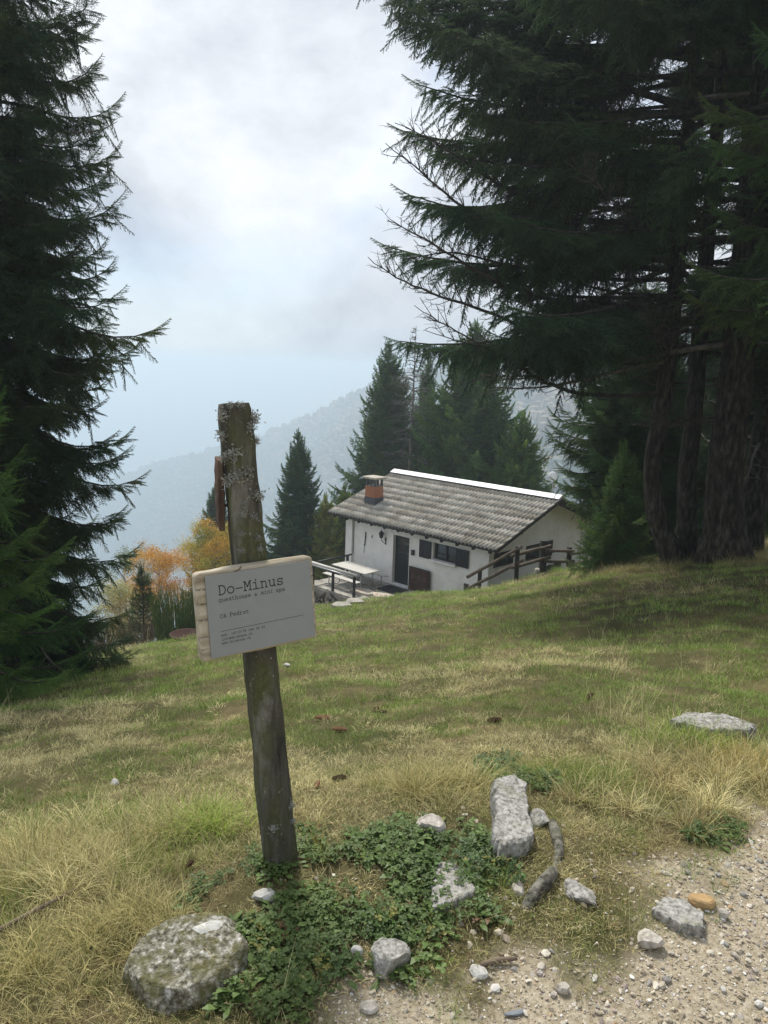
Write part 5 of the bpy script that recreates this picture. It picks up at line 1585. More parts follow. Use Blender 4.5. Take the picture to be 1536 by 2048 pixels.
# monoline slab-serif lettering
def arc(cx, cy, rx, ry, a0, a1, n=12):
    q = np.radians(np.linspace(a0, a1, n)); return [(cx + rx * math.cos(t), cy + ry * math.sin(t)) for t in q]
XH, CH = 0.43, 0.60      # x-height and cap height on a 0.6-wide cell
G = {
 'D': [[(.06, CH), (.30, CH)] + arc(.27, CH / 2, .26, CH / 2, 90, -90) + [(.06, 0)], [(.14, 0), (.14, CH)]],
 'M': [[(.02, CH), (.14, CH), (.30, .22), (.46, CH), (.58, CH)], [(.11, CH), (.11, 0)], [(.49, CH), (.49, 0)], [(.02, 0), (.22, 0)], [(.38, 0), (.58, 0)]],
 'C': [arc(.31, CH / 2, .24, CH / 2, 40, 320, 20), [(.50, CH), (.50, CH - .18)]],
 'P': [[(.06, CH), (.34, CH)] + arc(.34, CH - .16, .17, .16, 90, -90) + [(.14, CH - .32)], [(.14, CH), (.14, 0)], [(.05, 0), (.30, 0)]],
 'o': [arc(.30, XH / 2, .22, XH / 2, 0, 360, 22)], '-': [[(.07, .24), (.53, .24)]],
 'i': [[(.12, XH), (.31, XH), (.31, 0)], [(.08, 0), (.54, 0)], arc(.30, .60, .025, .025, 0, 360, 8)],
 'n': [[(.04, XH), (.15, XH), (.15, 0)], arc(.30, XH - .16, .15, .16, 170, 0) + [(.45, 0)], [(.05, 0), (.24, 0)], [(.37, 0), (.55, 0)]],
 'u': [[(.03, XH), (.14, XH), (.14, .15)] + arc(.28, .15, .14, .15, 180, 300, 8) + [(.45, .12)], [(.36, XH), (.45, XH), (.45, 0), (.56, 0)]],
 's': [arc(.29, XH - .115, .17, .115, 20, 250, 12) + arc(.30, .11, .18, .11, 90, -160, 12), [(.47, XH), (.47, XH - .10)], [(.11, 0), (.11, .11)]],
 'g': [arc(.27, XH / 2, .20, XH / 2, 0, 360, 20), [(.57, XH), (.46, XH), (.46, -.06)] + arc(.29, -.06, .17, .12, 0, -110, 8)],
 'e': [[(.09, .22), (.50, .22)] + arc(.295, XH / 2, .205, XH / 2, 5, 320, 18)],
 't': [[(.20, .58), (.20, .12)] + arc(.33, .12, .13, .12, 180, 300, 8) + [(.50, .06)], [(.06, XH), (.46, XH)]],
 'h': [[(.04, .62), (.15, .62), (.15, 0)], arc(.30, XH - .16, .15, .16, 170, 0) + [(.45, 0)], [(.05, 0), (.24, 0)], [(.37, 0), (.55, 0)]],
 '&': [arc(.28, .36, .09, .09, 330, 150, 12)[::-1] + [(.22, .34), (.50, 0)], arc(.26, .13, .15, .13, 120, 330, 12) + [(.50, .24)]],
 'm': [[(.02, XH), (.10, XH), (.10, 0)], arc(.205, XH - .12, .105, .12, 170, 0, 8) + [(.31, 0)], arc(.415, XH - .12, .105, .12, 170, 0, 8) + [(.52, 0)], [(.03, 0), (.16, 0)], [(.48, 0), (.58, 0)]],
 'p': [[(.03, XH), (.13, XH), (.13, -.17)], arc(.32, XH / 2, .20, XH / 2, 0, 360, 20), [(.03, -.17), (.25, -.17)]],
 'a': [arc(.28, XH - .14, .17, .14, 150, 0, 8) + [(.45, 0), (.55, 0)], arc(.28, .12, .17, .12, 30, 330, 16)],
 'd': [arc(.27, XH / 2, .20, XH / 2, 0, 360, 20), [(.36, .62), (.46, .62), (.46, 0), (.57, 0)]],
 'r': [[(.06, XH), (.20, XH), (.20, 0)], arc(.36, XH - .17, .16, .16, 165, 45, 8), [(.07, 0), (.40, 0)]],
 'b': [[(.03, .62), (.13, .62), (.13, 0), (.05, 0)], arc(.32, XH / 2, .20, XH / 2, 0, 360, 20)],
 'f': [[(.22, 0), (.22, .48)] + arc(.36, .48, .14, .13, 180, 60, 8) + [(.52, .60)], [(.08, XH), (.46, XH)], [(.08, 0), (.42, 0)]],
 'c': [arc(.30, XH / 2, .21, XH / 2, 45, 320, 16), [(.47, XH), (.47, XH - .12)]],
 'w': [[(.05, XH), (.17, 0), (.30, .33), (.43, 0), (.55, XH)], [(.0, XH), (.16, XH)], [(.44, XH), (.60, XH)]],
 '.': [arc(.30, .03, .03, .03, 0, 360, 8)], '+': [[(.07, .28), (.53, .28)], [(.30, .06), (.30, .50)]],
 '(': [arc(.50, .28, .20, .38, 130, 230, 10)], ')': [arc(.10, .28, .20, .38, 50, -50, 10)],
 '0': [arc(.30, .31, .18, .31, 0, 360, 20)], '1': [[(.12, .52), (.30, .62), (.30, 0)], [(.10, 0), (.50, 0)]],
 '3': [arc(.27, .46, .18, .15, 150, -80, 10) + arc(.27, .16, .20, .16, 80, -150, 10)], '4': [[(.44, .17), (.08, .17), (.38, .62), (.38, 0)], [(.26, 0), (.48, 0)]],
 '5': [[(.46, .62), (.16, .62), (.15, .34)] + arc(.28, .19, .20, .19, 120, -150, 12)], '6': [[(.46, .60)] + arc(.34, .34, .24, .27, 110, 180, 6) + arc(.30, .19, .19, .19, 180, -180, 16)], '7': [[(.10, .52), (.10, .62), (.48, .62), (.24, 0)]],
 '@': [arc(.30, .28, .24, .34, 300, 20, 18)[::1], arc(.34, .26, .10, .13, 0, 360, 12), [(.46, .42), (.46, .14), (.54, .18)]],
}
G['@'] = [arc(.30, .28, .24, .34, 310, 10, 18), arc(.34, .26, .10, .13, 0, 360, 12)]
def lettering(text, x0, z0, adv, wt, italic_range=None):
    b = MB()
    sc = adv / 0.6
    lay = [0]
    for k, ch in enumerate(text):
        if ch == ' ': continue
        strokes = G['a'] + [[(.20, .66), (.34, .52)]] if ch == 'à' else G[ch]
        it = italic_range and italic_range[0] <= k < italic_range[1]
        for st in strokes:
            P_ = [(x0 + (k * 0.6 + px + (0.22 * pz if it else 0)) * sc, z0 + pz * sc * (1.08 if it else 1)) for px, pz in st]
            hw = wt * sc * 0.5 * (0.85 if it else 1)
            for (ax, az_), (bx_, bz_) in zip(P_[:-1], P_[1:]):
                dx, dz_ = bx_ - ax, bz_ - az_
                l = math.hypot(dx, dz_)
                if l < 1e-9: continue
                dx, dz_ = dx / l, dz_ / l
                lay[0] += 1
                n_ = 0.0032 + 0.0000012 * lay[0]
                e_ = hw * 0.6
                q = [W(ax - dx * e_ - dz_ * hw, az_ - dz_ * e_ + dx * hw, n_), W(ax - dx * e_ + dz_ * hw, az_ - dz_ * e_ - dx * hw, n_), W(bx_ + dx * e_ + dz_ * hw, bz_ + dz_ * e_ - dx * hw, n_), W(bx_ + dx * e_ - dz_ * hw, bz_ + dz_ * e_ + dx * hw, n_)]
                b.add([tuple(v) for v in q], [(0, 1, 2, 3)])
    return b.build('lettering', M['ink'], board)
M['ink'] = flat_mat('black_print', (0.012, 0.013, 0.014), .6)
lettering('Do-Minus', -0.1185, 0.0530, 0.0232, 0.070)
lettering('guesthouse & mini spa', -0.1185, 0.0352, 0.0089, 0.080, (13, 17))
lettering('Cà Pedrot', -0.1185, -0.0062, 0.0089, 0.084)
lettering('mob. +41(0)76 344 45 45', -0.1188, -0.0535, 0.00532, 0.088)
lettering('info@do-minus.ch', -0.1188, -0.0642, 0.00532, 0.088)
lettering('www.do-minus.ch', -0.1188, -0.0742, 0.00532, 0.088)
b = MB(); q = [W(x, z, n) for n in (0.0031, 0.0034) for x, z in ((-.119, -.0412), (.118, -.0408), (.118, -.0399), (-.119, -.0403))]
b.add([tuple(v) for v in q], [(4, 5, 6, 7), (0, 1, 5, 4), (1, 2, 6, 5), (2, 3, 7, 6), (3, 0, 4, 7)]); b.build('rule_line', M['ink'], board)

# old board seen edge-on at the left of the post, held off it by two bolts
M['old_board'] = mat_noise('old_red_board', [(0.3, (0.05, 0.026, 0.02)), (0.5, (0.10, 0.07, 0.05)), (0.72, (0.22, 0.19, 0.14))], 14, stretch=(1, 1, 0.4), rough=.9, bump=.4, bdist=.004, second=((0.17, 0.045, 0.03), 6, .48, .62, .7))
ob = MB()
nz_, V, F = 16, [], []
tdir, ddir = Vector((0.955, 0.296, 0)), Vector((-0.296, 0.955, 0))          # thickness and depth of the plank, turned away from the reader
for i in range(nz_):
    t = i / (nz_ - 1)
    c0 = Vector((-0.4275 - 0.004 * t, 2.0, 1.115 + 0.190 * t)) - foot
    k = 0.55 + 0.45 * math.sin(math.pi * min(0.97, max(0.05, t))) ** 0.35
    for j, (sx, sy) in enumerate(((-1, -1), (1, -1), (1, 1), (-1, 1))):
        V.append(c0 + tdir * (0.0095 * sx * k + 0.001 * math.sin(i * 1.7 + j)) + ddir * (0.05 + sy * 0.05 * (0.8 + 0.2 * k)))
F = [(i * 4 + j, i * 4 + (j + 1) % 4, (i + 1) * 4 + (j + 1) % 4, (i + 1) * 4 + j) for i in range(nz_ - 1) for j in range(4)] + [(3, 2, 1, 0), tuple((nz_ - 1) * 4 + j for j in range(4))]
ob.add([tuple(v) for v in V], F); oo = ob.build('old_side_board', M['old_board'], sp, bevel=0.003)
tag(oo, 'old reddish board seen edge-on at the left of the post')
for z in (1.265, 1.18):
    b = MB(); b.tube([tuple(Vector((-0.432, 2.03, z)) - foot), tuple(Vector((-0.375, 2.035, z + 0.004)) - foot)], 0.004, 6); b.build('bolt', M['black_metal'], sp)
b = MB(); V = [Vector((-0.412 + dx, 2.035 + dy, z)) - foot for dy in (0, 0.05) for dx, z in ((-.004, 1.13), (.004, 1.13), (.004, 1.265), (-.004, 1.265))]
b.add([tuple(v) for v in V], [(3, 2, 1, 0), (4, 5, 6, 7), (0, 1, 5, 4), (1, 2, 6, 5), (2, 3, 7, 6), (3, 0, 4, 7)]); b.build('backing_strip', M['board'], sp)

# lichen tufts on the post
M['lichen'] = mat_noise('grey_lichen', [(0.3, (0.17, 0.175, 0.15)), (0.6, (0.33, 0.335, 0.30)), (0.8, (0.46, 0.46, 0.43))], 60, rough=.95)
def tuft(px, pz, n0, r, seed, flat=0.5):
    r_ = random.Random(seed); b = MB()
    c = W(px, pz, n0)
    out = (SN * (1.0) + SX * (0.9 if px > 0.02 else (-0.9 if px < -0.04 else 0))).normalized()
    for k in range(150):
        d = Vector((r_.gauss(0, 1), r_.gauss(0, 1), r_.gauss(0, 1))).normalized()
        d = (d + out * flat).normalized()
        p = c + Vector((r_.gauss(0, r * .32), r_.gauss(0, r * .32), r_.gauss(0, r * .32)))
        s = d.cross(Vector((r_.gauss(0, 1), r_.gauss(0, 1), r_.gauss(0, 1)))).normalized()
        l = r * r_.uniform(.14, .40)
        w_ = r * r_.uniform(.05, .11)
        q1, q2 = p + d * l * .55, p + d * l + Vector((r_.gauss(0, 1), r_.gauss(0, 1), r_.gauss(0, 1))) * r * .12
        f1 = p + d * l * .8 + s * l * .4
        V = [p - s * w_ * .5, p + s * w_ * .5, q1 + s * w_, q1 - s * w_, q2, f1, q1 + s * w_ * .2]
        b.add([tuple(v) for v in V], [(0, 1, 2, 3), (3, 2, 4), (2, 5, 6)])
    return b.build('lichen_tuft', M['lichen'], sp)
for i, (px, pz, r_) in enumerate([(-.046, .505, .024), (-.052, .452, .022), (.036, .495, .026), (.022, .47, .020), (-.036, .405, .028), (-.050, .395, .020), (.038, .435, .017), (-.030, .345, .026), (-.046, .335, .022), (.004, .352, .024), (-.012, .27, .012), (.018, .295, .022), (.034, .287, .024), (.012, .235, .016), (-.022, .245, .013), (.018, .180, .015), (.022, .150, .014), (-.028, .195, .012), (-.030, .152, .012), (-.004, .528, .016), (-.03, .53, .014), (.0, -.62, .018), (.058, -.575, .015), (.060, -.62, .013), (.004, -.655, .010)]):
    tuft(px, pz, -0.036 if -.04 < px < .03 or pz < 0 else -0.05, r_, 200 + i)

# ------------------------------------------------------------------ rocks
def rock(name, mat, x, y, size, seed, label, cat='stone', group=None, rz=0.0, tilt=(0, 0), sink=0.35, sub=4, angular=0.5, ridged=0.25):
    import bmesh
    bm = bmesh.new()
    bmesh.ops.create_icosphere(bm, subdivisions=sub, radius=1.0)
    r_ = random.Random(seed)
    planes = []
    for k in range(9):
        n_ = Vector((r_.gauss(0, 1), r_.gauss(0, 1), r_.gauss(0, .8))).normalized()
        planes.append((n_, r_.uniform(1 - angular, 1.0)))
    planes.append((Vector((r_.uniform(-.15, .15), r_.uniform(-.15, .15), 1)).normalized(), r_.uniform(.55, .75)))
    for v in bm.verts:
        p = v.co.copy()
        for n_, d_ in planes:
            k = p.dot(n_) - d_
            if k > 0:
                p -= n_ * k * 0.92
        q = np.array([p.x, p.y]) * 2.3 + seed
        nn = (fbm(np.array([q[0] + p.z * 1.7]), np.array([q[1] - p.z * 1.3]), seed, 3)[0] - .5) * ridged
        nf = (fbm(np.array([p.x * 9 + seed + p.z * 4]), np.array([p.y * 9 - p.z * 5]), seed + 3, 2)[0] - .5) * 0.09
        p *= 1 + nn + nf
        v.co = Vector((p.x * size[0], p.y * size[1], p.z * size[2]))
    me = bpy.data.meshes.new(name); bm.to_mesh(me); bm.free()
    me.materials.append(mat)
    o = link(bpy.data.objects.new(name, me))
    o.location = (x, y, gz(x, y) + size[2] * (1 - 2 * sink) * 0.9)
    o.rotation_euler = (tilt[0], tilt[1], rz)
    return tag(o, label, cat, group)
bo = rock('boulder', M['boulder'], -0.425, 1.60, (0.145, 0.13, 0.10), 301, 'big rounded mossy boulder at the lower left by the leafy ground cover', 'boulder', rz=0.3, sink=0.56, sub=5, angular=0.30, ridged=0.30)
from mathutils.bvhtree import BVHTree
bvh = BVHTree.FromPolygons([v.co.copy() for v in bo.data.vertices], [tuple(p.vertices) for p in bo.data.polygons])
b = MB(); n_ = 18; V = []
for rf in (1.0, 0.72, 0.4):
    for i in range(n_):
        q = 2 * math.pi * i / n_
        x, y = 0.048 + 0.034 * rf * math.cos(q) * (1 + .2 * math.sin(3 * q)), 0.035 + 0.020 * rf * math.sin(q) * (1 + .2 * math.sin(2 * q + 1))
        h_ = bvh.ray_cast(Vector((x, y, 1)), Vector((0, 0, -1)))[0]
        V.append((x, y, (h_.z if h_ else 0.09) + (0.0 if rf == 1 else 0.0022)))
b.add(V, [(k * n_ + i, k * n_ + (i + 1) % n_, (k + 1) * n_ + (i + 1) % n_, (k + 1) * n_ + i) for k in range(2) for i in range(n_)] + [tuple(2 * n_ + i for i in range(n_))])
b.build('lichen_patch', M['lichen_patch'], bo, smooth=True)

def slab(name, mat, outline, h, x, y, label, rz=0, tilt=(0, 0), seed=0, cat='stone', zoff=0.0):
    """a flat broken slab: outline in metres, uneven top, bevelled rim"""
    r_ = random.Random(seed); b = MB(); pts = []
    for i, (p, q) in enumerate(zip(outline, outline[1:] + outline[:1])):
        for t in np.linspace(0, 1, 12)[:-1]:
            pts.append((p[0] + (q[0] - p[0]) * t + r_.uniform(-.004, .004), p[1] + (q[1] - p[1]) * t + r_.uniform(-.004, .004)))
    k = len(pts); rings = []
    RF = ((0.97, -h * 1.4), (1.01, h * 0.2), (1.0, h * 0.62), (0.965, h * 0.9), (0.90, h * 0.99), (0.82, h), (0.73, h), (0.64, h), (0.54, h), (0.44, h), (0.34, h), (0.24, h), (0.12, h))
    for f_, z in RF:
        rings.append([(px * f_, py * f_, z + (fbm(np.array([px * 14 * f_ + seed]), np.array([py * 14 * f_]), seed, 4)[0] - .5) * h * 0.22 + (fbm(np.array([px * 60 * f_ + seed]), np.array([py * 60 * f_ + 3]), seed + 1, 3)[0] - .5) * h * 0.16) for px, py in pts])
    V = [p for r2 in rings for p in r2] + [(0, 0, h)]
    F = [(j * k + i, j * k + (i + 1) % k, (j + 1) * k + (i + 1) % k, (j + 1) * k + i) for j in range(12) for i in range(k)] + [(12 * k + i, 12 * k + (i + 1) % k, 13 * k) for i in range(k)]
    b.add(V, F)
    o = b.build(name, mat, None, smooth=False)
    o.location = (x, y, gz(x, y) + zoff); o.rotation_euler = (tilt[0], tilt[1], rz)
    return tag(o, label, cat)
slab('stone', M['rock'], [(-0.045, -0.19), (0.035, -0.15), (0.060, -0.10), (0.050, 0.05), (0.055, 0.165), (0.015, 0.20), (-0.055, 0.15), (-0.050, 0.0), (-0.065, -0.13)], 0.05, 0.42, 2.16, 'long pale grey stone slab lying lengthwise right of the post', rz=-0.10, tilt=(0.05, 0.10), seed=311, zoff=0.01)
slab('stone', M['rock'], [(-0.055, -0.085), (0.02, -0.055), (0.07, -0.01), (0.045, 0.03), (0.015, 0.10), (-0.035, 0.105), (-0.05, 0.03)], 0.03, 0.215, 1.845, 'triangular grey stone near the lower end of the long slab', rz=-0.05, tilt=(0.02, -0.05), seed=312, zoff=-0.005)
slab('stone', M['rock'], [(-0.18, -0.03), (-0.05, -0.07), (0.12, -0.06), (0.17, 0.0), (0.06, 0.06), (-0.10, 0.05)], 0.035, 1.38, 2.96, 'wide flat grey stone sunk in long grass at the right', rz=-0.15, tilt=(0.12, 0.0), seed=313, zoff=0.055)
slab('stone', M['rock'], [(-0.065, -0.03), (0.0, -0.055), (0.06, -0.035), (0.055, 0.02), (0.0, 0.055), (-0.05, 0.035)], 0.014, 0.81, 1.79, 'flat greenish grey stone flush with the gravel edge at the right', rz=-0.5, seed=314, zoff=0.012)
rock('stone', M['pale_stone'], 0.175, 2.12, (0.045, 0.04, 0.04), 321, 'small whitish stone in the leaves left of the long slab', sink=.3)
rock('stone', M['rock'], 0.045, 1.62, (0.055, 0.05, 0.045), 322, 'fist-sized grey stone at the lower edge of the leafy cover', sink=.3)
rock('stone', M['white_stone'], -0.03, 1.635, (0.017, 0.014, 0.022), 323, 'tiny white stone left of the fist-sized grey one', sink=.2, sub=2)
rock('stone', M['white_stone'], 0.262, 1.605, (0.026, 0.018, 0.014), 324, 'flat white stone chip at the edge of the gravel', rz=-.5, sink=.2, sub=2)
rock('stone', M['pale_stone'], 0.70, 1.70, (0.034, 0.032, 0.028), 325, 'angular pinkish grey stone on the gravel below the flat greenish one', sink=.25, sub=2)
rock('stone', M['ochre'], 0.885, 1.84, (0.036, 0.025, 0.020), 326, 'rounded orange-brown stone at the right beside green grass', rz=-.3, sink=.3, sub=3, angular=.2)
rock('stone', M['pale_stone'], 0.925, 1.80, (0.016, 0.014, 0.017), 327, 'small cream stone just below the orange-brown one', sink=.2, sub=2)
rock('stone', M['rock'], 0.565, 1.865, (0.038, 0.055, 0.03), 328, 'lumpy grey stone half sunk right of the exposed root', rz=.2, sink=.4, ridged=.5)
rock('stone', M['rock'], 0.52, 2.19, (0.035, 0.045, 0.03), 329, 'small grey stone at the upper end of the exposed root', sink=.35, ridged=.4)
rock('stone', M['pale_stone'], 0.40, 1.87, (0.022, 0.03, 0.018), 330, 'small pale stone between the long slab and the root', sink=.3, sub=2)
rock('stone', M['pale_stone'], 0.005, 1.50, (0.022, 0.018, 0.014), 331, 'small pale stone at the bottom edge left of the gravel', sink=.3, sub=2)
rock('stone', flat_mat('slate', (0.20, 0.22, 0.24), .7), 0.335, 1.505, (0.030, 0.008, 0.006), 332, 'thin blue-grey splinter lying on the gravel at the bottom edge', rz=.25, sink=.1, sub=2)
rock('stone', M['pale_stone'], 0.455, 1.565, (0.020, 0.015, 0.016), 333, 'grey pointed stone in the middle of the gravel', sink=.2, sub=2)
rock('stone', M['white_stone'], -1.07, 2.92, (0.022, 0.018, 0.020), 334, 'lone white stone in the grass left of the post', sink=.15, sub=2)
rock('stone', M['white_stone'], -0.93, 7.46, (0.045, 0.035, 0.03), 335, 'lone white stone in the grass right of the post, farther up', sink=.05, sub=2)
rock('stone', M['white_stone'], -0.275, 1.80, (0.035, 0.022, 0.020), 336, 'white stone half hidden in the leafy cover above the boulder', sink=.15, sub=2)
rock('stone', M['pale_stone'], 5.22, 25.0, (0.14, 0.12, 0.17), 337, 'pale stone at the foot of the thick fence post', sink=.3, sub=2)
for k, (x, y) in enumerate(((-0.98, 18.75), (-0.72, 19.7))):
    slab_stone('flagstone', M['flag'], x, y, 0.30, 0.24, 0.07, 340 + k, ('nearer', 'farther')[k] + ' grey stepping stone in the grass below the terrace', 'flagstone', zoff=0.05)
rr = random.Random(77)
for k in range(26):
    while True:
        x, y = rr.uniform(0.1, 1.15), rr.uniform(1.42, 2.1)
        if gravel_mask(np.array([x]), np.array([y]))[0] > .6: break
    s = rr.uniform(.008, .014)
    rock('pebble', M[rr.choice(('pale_stone', 'pale_stone', 'pale_stone', 'white_stone', 'rock', 'rock'))], x, y, (s, s * rr.uniform(.6, 1), s * rr.uniform(.5, .8)), 400 + k, 'loose small pebble lying among the finer gravel', 'pebble', 'loose pebbles on the gravel', rz=rr.uniform(0, 3), sink=.2, sub=1)

# exposed root
b = MB()
rp_ = [(0.555, 2.17, 0.004), (0.55, 2.10, 0.012), (0.545, 2.03, 0.008), (0.52, 1.97, -0.01), (0.505, 1.93, 0.016), (0.475, 1.885, 0.022), (0.44, 1.85, 0.014), (0.415, 1.82, 0.002), (0.385, 1.79, -0.03)]
b.tube([(x, y, gz(x, y) + z) for x, y, z in rp_], [0.016, 0.018, 0.014, 0.010, 0.016, 0.020, 0.018, 0.015, 0.009], 12)
o = b.build('tree_root', M['root'], None, smooth=True)
tag(o, 'grey-green exposed root snaking through the grass right of the long slab', 'root')
b = MB(); b.tube([(x, y, gz(x, y) + .012) for x, y in ((0.27, 1.62), (0.31, 1.635), (0.36, 1.64))], [0.006, 0.008, 0.004], 6)
tag(b.build('stick', M['twig'], None, smooth=True), 'short brown stick lying beside the flat white stone chip', 'stick')
b = MB(); b.tube([(x, y, gz(x, y) + .02) for x, y in ((-1.0, 1.66), (-0.93, 1.72), (-0.86, 1.80), (-0.80, 1.87))], [0.006, 0.007, 0.006, 0.003], 6)
tag(b.build('stick', M['twig'], None, smooth=True), 'thin brown stick in the dry grass at the left edge', 'stick')

# spruce cones
def cone_mesh(open_=0.0, seed=0):
    r_ = random.Random(seed); b = MB(); L_, R_ = 0.11, 0.019
    n = 15
    core = [(-L_ / 2 + L_ * i / 8, 0, 0) for i in range(9)]
    b.tube(core, [R_ * .55 * math.sin(math.pi * (0.12 + .8 * i / 8)) ** .6 for i in range(9)], 8)
    for i in range(n):
        t = (i + .5) / n; rr_ = R_ * math.sin(math.pi * (0.1 + .82 * t)) ** .55
        for j in range(8):
            a = (j + (i % 2) * .5) * math.pi / 4; c_, s_ = math.cos(a), math.sin(a); x = -L_ / 2 + L_ * t
            r1 = rr_ * (1 + open_); tx, tz = -s_, c_
            w_ = rr_ * .42
            b.add([(x - .004, c_ * rr_ * .5 + tx * w_, s_ * rr_ * .5 + tz * w_), (x - .004, c_ * rr_ * .5 - tx * w_, s_ * rr_ * .5 - tz * w_), (x + .007, c_ * r1 - tx * w_ * .8, s_ * r1 - tz * w_ * .8), (x + .011, c_ * r1 * .97, s_ * r1 * .97), (x + .007, c_ * r1 + tx * w_ * .8, s_ * r1 + tz * w_ * .8)], [(0, 1, 2, 3, 4)])
    return b.mesh('spruce_cone')
cm_closed, cm_open = cone_mesh(0.0), cone_mesh(.28)
for k, (x, y, mt, me_, sc, rz, lab) in enumerate([(-0.01, 4.36, 'cone', cm_open, 1.0, 1.2, 'dark brown spruce cone, upper of the touching pair on the meadow'), (0.03, 4.20, 'cone', cm_closed, .8, .5, 'reddish brown spruce cone, lower of the touching pair on the meadow'), (-0.19, 3.64, 'pale_cone', cm_closed, 1.0, -.1, 'bright orange-tan spruce cone right of the post'), (-0.30, 3.99, 'pale_cone', cm_closed, 1.2, 0.0, 'faded tan spruce cone sunk in grass behind the orange-tan one'),
                                                 (-0.13, 2.62, 'cone', cm_open, .8, .3, 'dark opened spruce cone right of the post foot'), (-0.205, 2.55, 'pale_cone', cm_closed, .6, 1.4, 'short tan spruce cone just right of the post'), (0.59, 3.62, 'cone', cm_open, 1.0, .1, 'dark scaly spruce cone in dry grass beyond the long slab'), (1.14, 3.90, 'cone', cm_open, .9, .9, 'dark spruce cone in the grass toward the right edge'), (-0.51, 1.94, 'cone', cm_open, .45, 1.2, 'small dark cone in the dry grass left of the post foot')]):
    o = bpy.data.objects.new('spruce_cone', me_.copy()); o.data.materials.append(M[mt]); link(o)
    o.location = (x, y, gz(x, y) + 0.017); o.rotation_euler = (rr.uniform(0, 6), rr.uniform(-.15, .15), rz); o.scale = (sc * .66,) * 3
    tag(o, lab, 'cone', 'spruce cones in the meadow')

# rusty fire bowl at the meadow edge
t = empty('fire_bowl', (-4.30, 16.3, gz(-4.30, 16.3) - .02), 0.2, 'dark rusty shallow bowl at the meadow edge, half hidden by the sign board', 'bowl')
b = MB(); n_ = 24; prof = [(.08, 0.0), (.26, .05), (.35, .14), (.36, .15), (.34, .14), (.25, .065), (.06, .02)]
V = [(r_ * math.cos(2 * math.pi * j / n_), r_ * math.sin(2 * math.pi * j / n_), z) for r_, z in prof for j in range(n_)]
b.add(V, [(i * n_ + j, i * n_ + (j + 1) % n_, (i + 1) * n_ + (j + 1) % n_, (i + 1) * n_ + j) for i in range(6) for j in range(n_)] + [tuple(range(n_))[::-1], tuple(6 * n_ + j for j in range(n_))])
b.build('bowl', M['rust'], t, smooth=True)
for j in range(3):
    q = j * 2.094; b = MB(); b.bar((.22 * math.cos(q), .22 * math.sin(q), .04), (.28 * math.cos(q), .28 * math.sin(q), -.12), .03, .03); b.build('foot', M['rust'], t)

# ------------------------------------------------------------------ grass, leaves, gravel
def blade_tuft(seed, n, rad, hmin, hmax, lean, curl, w_, segs=3, matted=0.0):
    r_ = random.Random(seed); V, F, B = [], [], []
    for k in range(n):
        a, rr_ = r_.uniform(0, 6.283), rad * math.sqrt(r_.random())
        p = np.array([math.cos(a) * rr_, math.sin(a) * rr_, -0.01])
        h = r_.uniform(hmin, hmax); hd = a + r_.uniform(-1.2, 1.2)
        out = np.array([math.cos(hd), math.sin(hd), 0]); side = np.array([-math.sin(hd), math.cos(hd), 0])
        tilt = r_.uniform(0.1, 1.0) * lean + (matted if r_.random() < .6 else 0)
        c = r_.uniform(0.2, 1.0) * curl
        tone = r_.random(); ww = w_ * r_.uniform(.7, 1.25)
        j0 = len(V); q = p.copy(); th = tilt
        for s in range(segs + 1):
            t = s / segs
            wd = ww * (1 - t) ** .6
            if s < segs: V.extend([q + side * wd * .5, q - side * wd * .5]); B.extend([tone] * 2)
            else: V.append(q.copy()); B.append(tone)
            th += c / segs
            q = q + (out * math.sin(th) + np.array([0, 0, 1]) * math.cos(th)) * h / segs
            q[2] = max(q[2], 0.003)
        for s in range(segs - 1):
            F.append((j0 + 2 * s, j0 + 2 * s + 1, j0 + 2 * s + 3, j0 + 2 * s + 2))
        F.append((j0 + 2 * segs - 2, j0 + 2 * segs - 1, j0 + 2 * segs))
    return V, F, B
TUFT = []
for spec in [(1, 38, .055, .018, .050, .6, .9, .0022), (2, 36, .06, .02, .058, .8, 1.2, .0021), (3, 46, .065, .02, .065, 1.0, 1.2, .0019, 3, .7), (4, 46, .045, .09, .21, .6, 1.6, .0024, 5), (5, 40, .05, .07, .18, .5, 1.4, .0026, 5), (6, 7, .05, .10, .26, .4, .9, .0018, 4), (7, 42, .07, .02, .07, 1.2, 1.0, .0018, 4, .6)]:
    V, F, B = blade_tuft(*spec); TUFT.append(source('tuft', V, F, M['blade'], B))
r_ = np.random.default_rng(33)
GP, GS, GI, GT = [], [], [], []
DRY, STRAW, GREEN, LUSH, BROWN = [np.array(c) for c in ((0.42, 0.365, 0.16), (0.62, 0.55, 0.31), (0.195, 0.25, 0.052), (0.15, 0.265, 0.042), (0.25, 0.18, 0.095))]
def bare_patch(x, y):
    k = np.zeros_like(x)
    for (cx, cy, rr_) in ((0.91, 9.6, .55), (0.40, 8.3, .45), (1.35, 10.2, .5), (-0.6, 14.5, .7), (-1.2, 6.4, .3), (2.3, 8.0, .5), (-2.4, 8.6, .5), (3.2, 11.0, .6), (0.2, 5.3, .22)):
        k = np.maximum(k, np.exp(-(((x - cx) / rr_) ** 2 + ((y - cy) / (rr_ * 1.3)) ** 2)))
    return k
def in_house(x, y):
    s, v = hloc(x, y)
    return ((s > -3.0) & (s < 4.85) & (v > -0.05) & (v < 7.2)) | ((s > -2.3) & (s < 1.6) & (v > -2.7) & (v < 0.1)) | ((s > 1.5) & (s < 2.0) & (v > -.7) & (v < 0))
def leafy(x, y):
    """leafy ground cover round the foot of the post"""
    e_ = ((x + 0.02) / 0.42) ** 2 + ((y - 1.86) / 0.29) ** 2
    e_ = np.minimum(e_, ((x + 0.25) / 0.22) ** 2 + ((y - 1.62) / 0.22) ** 2)
    return e_ + (fbm(x * 6, y * 6, 61, 3) - .5) * 2.3
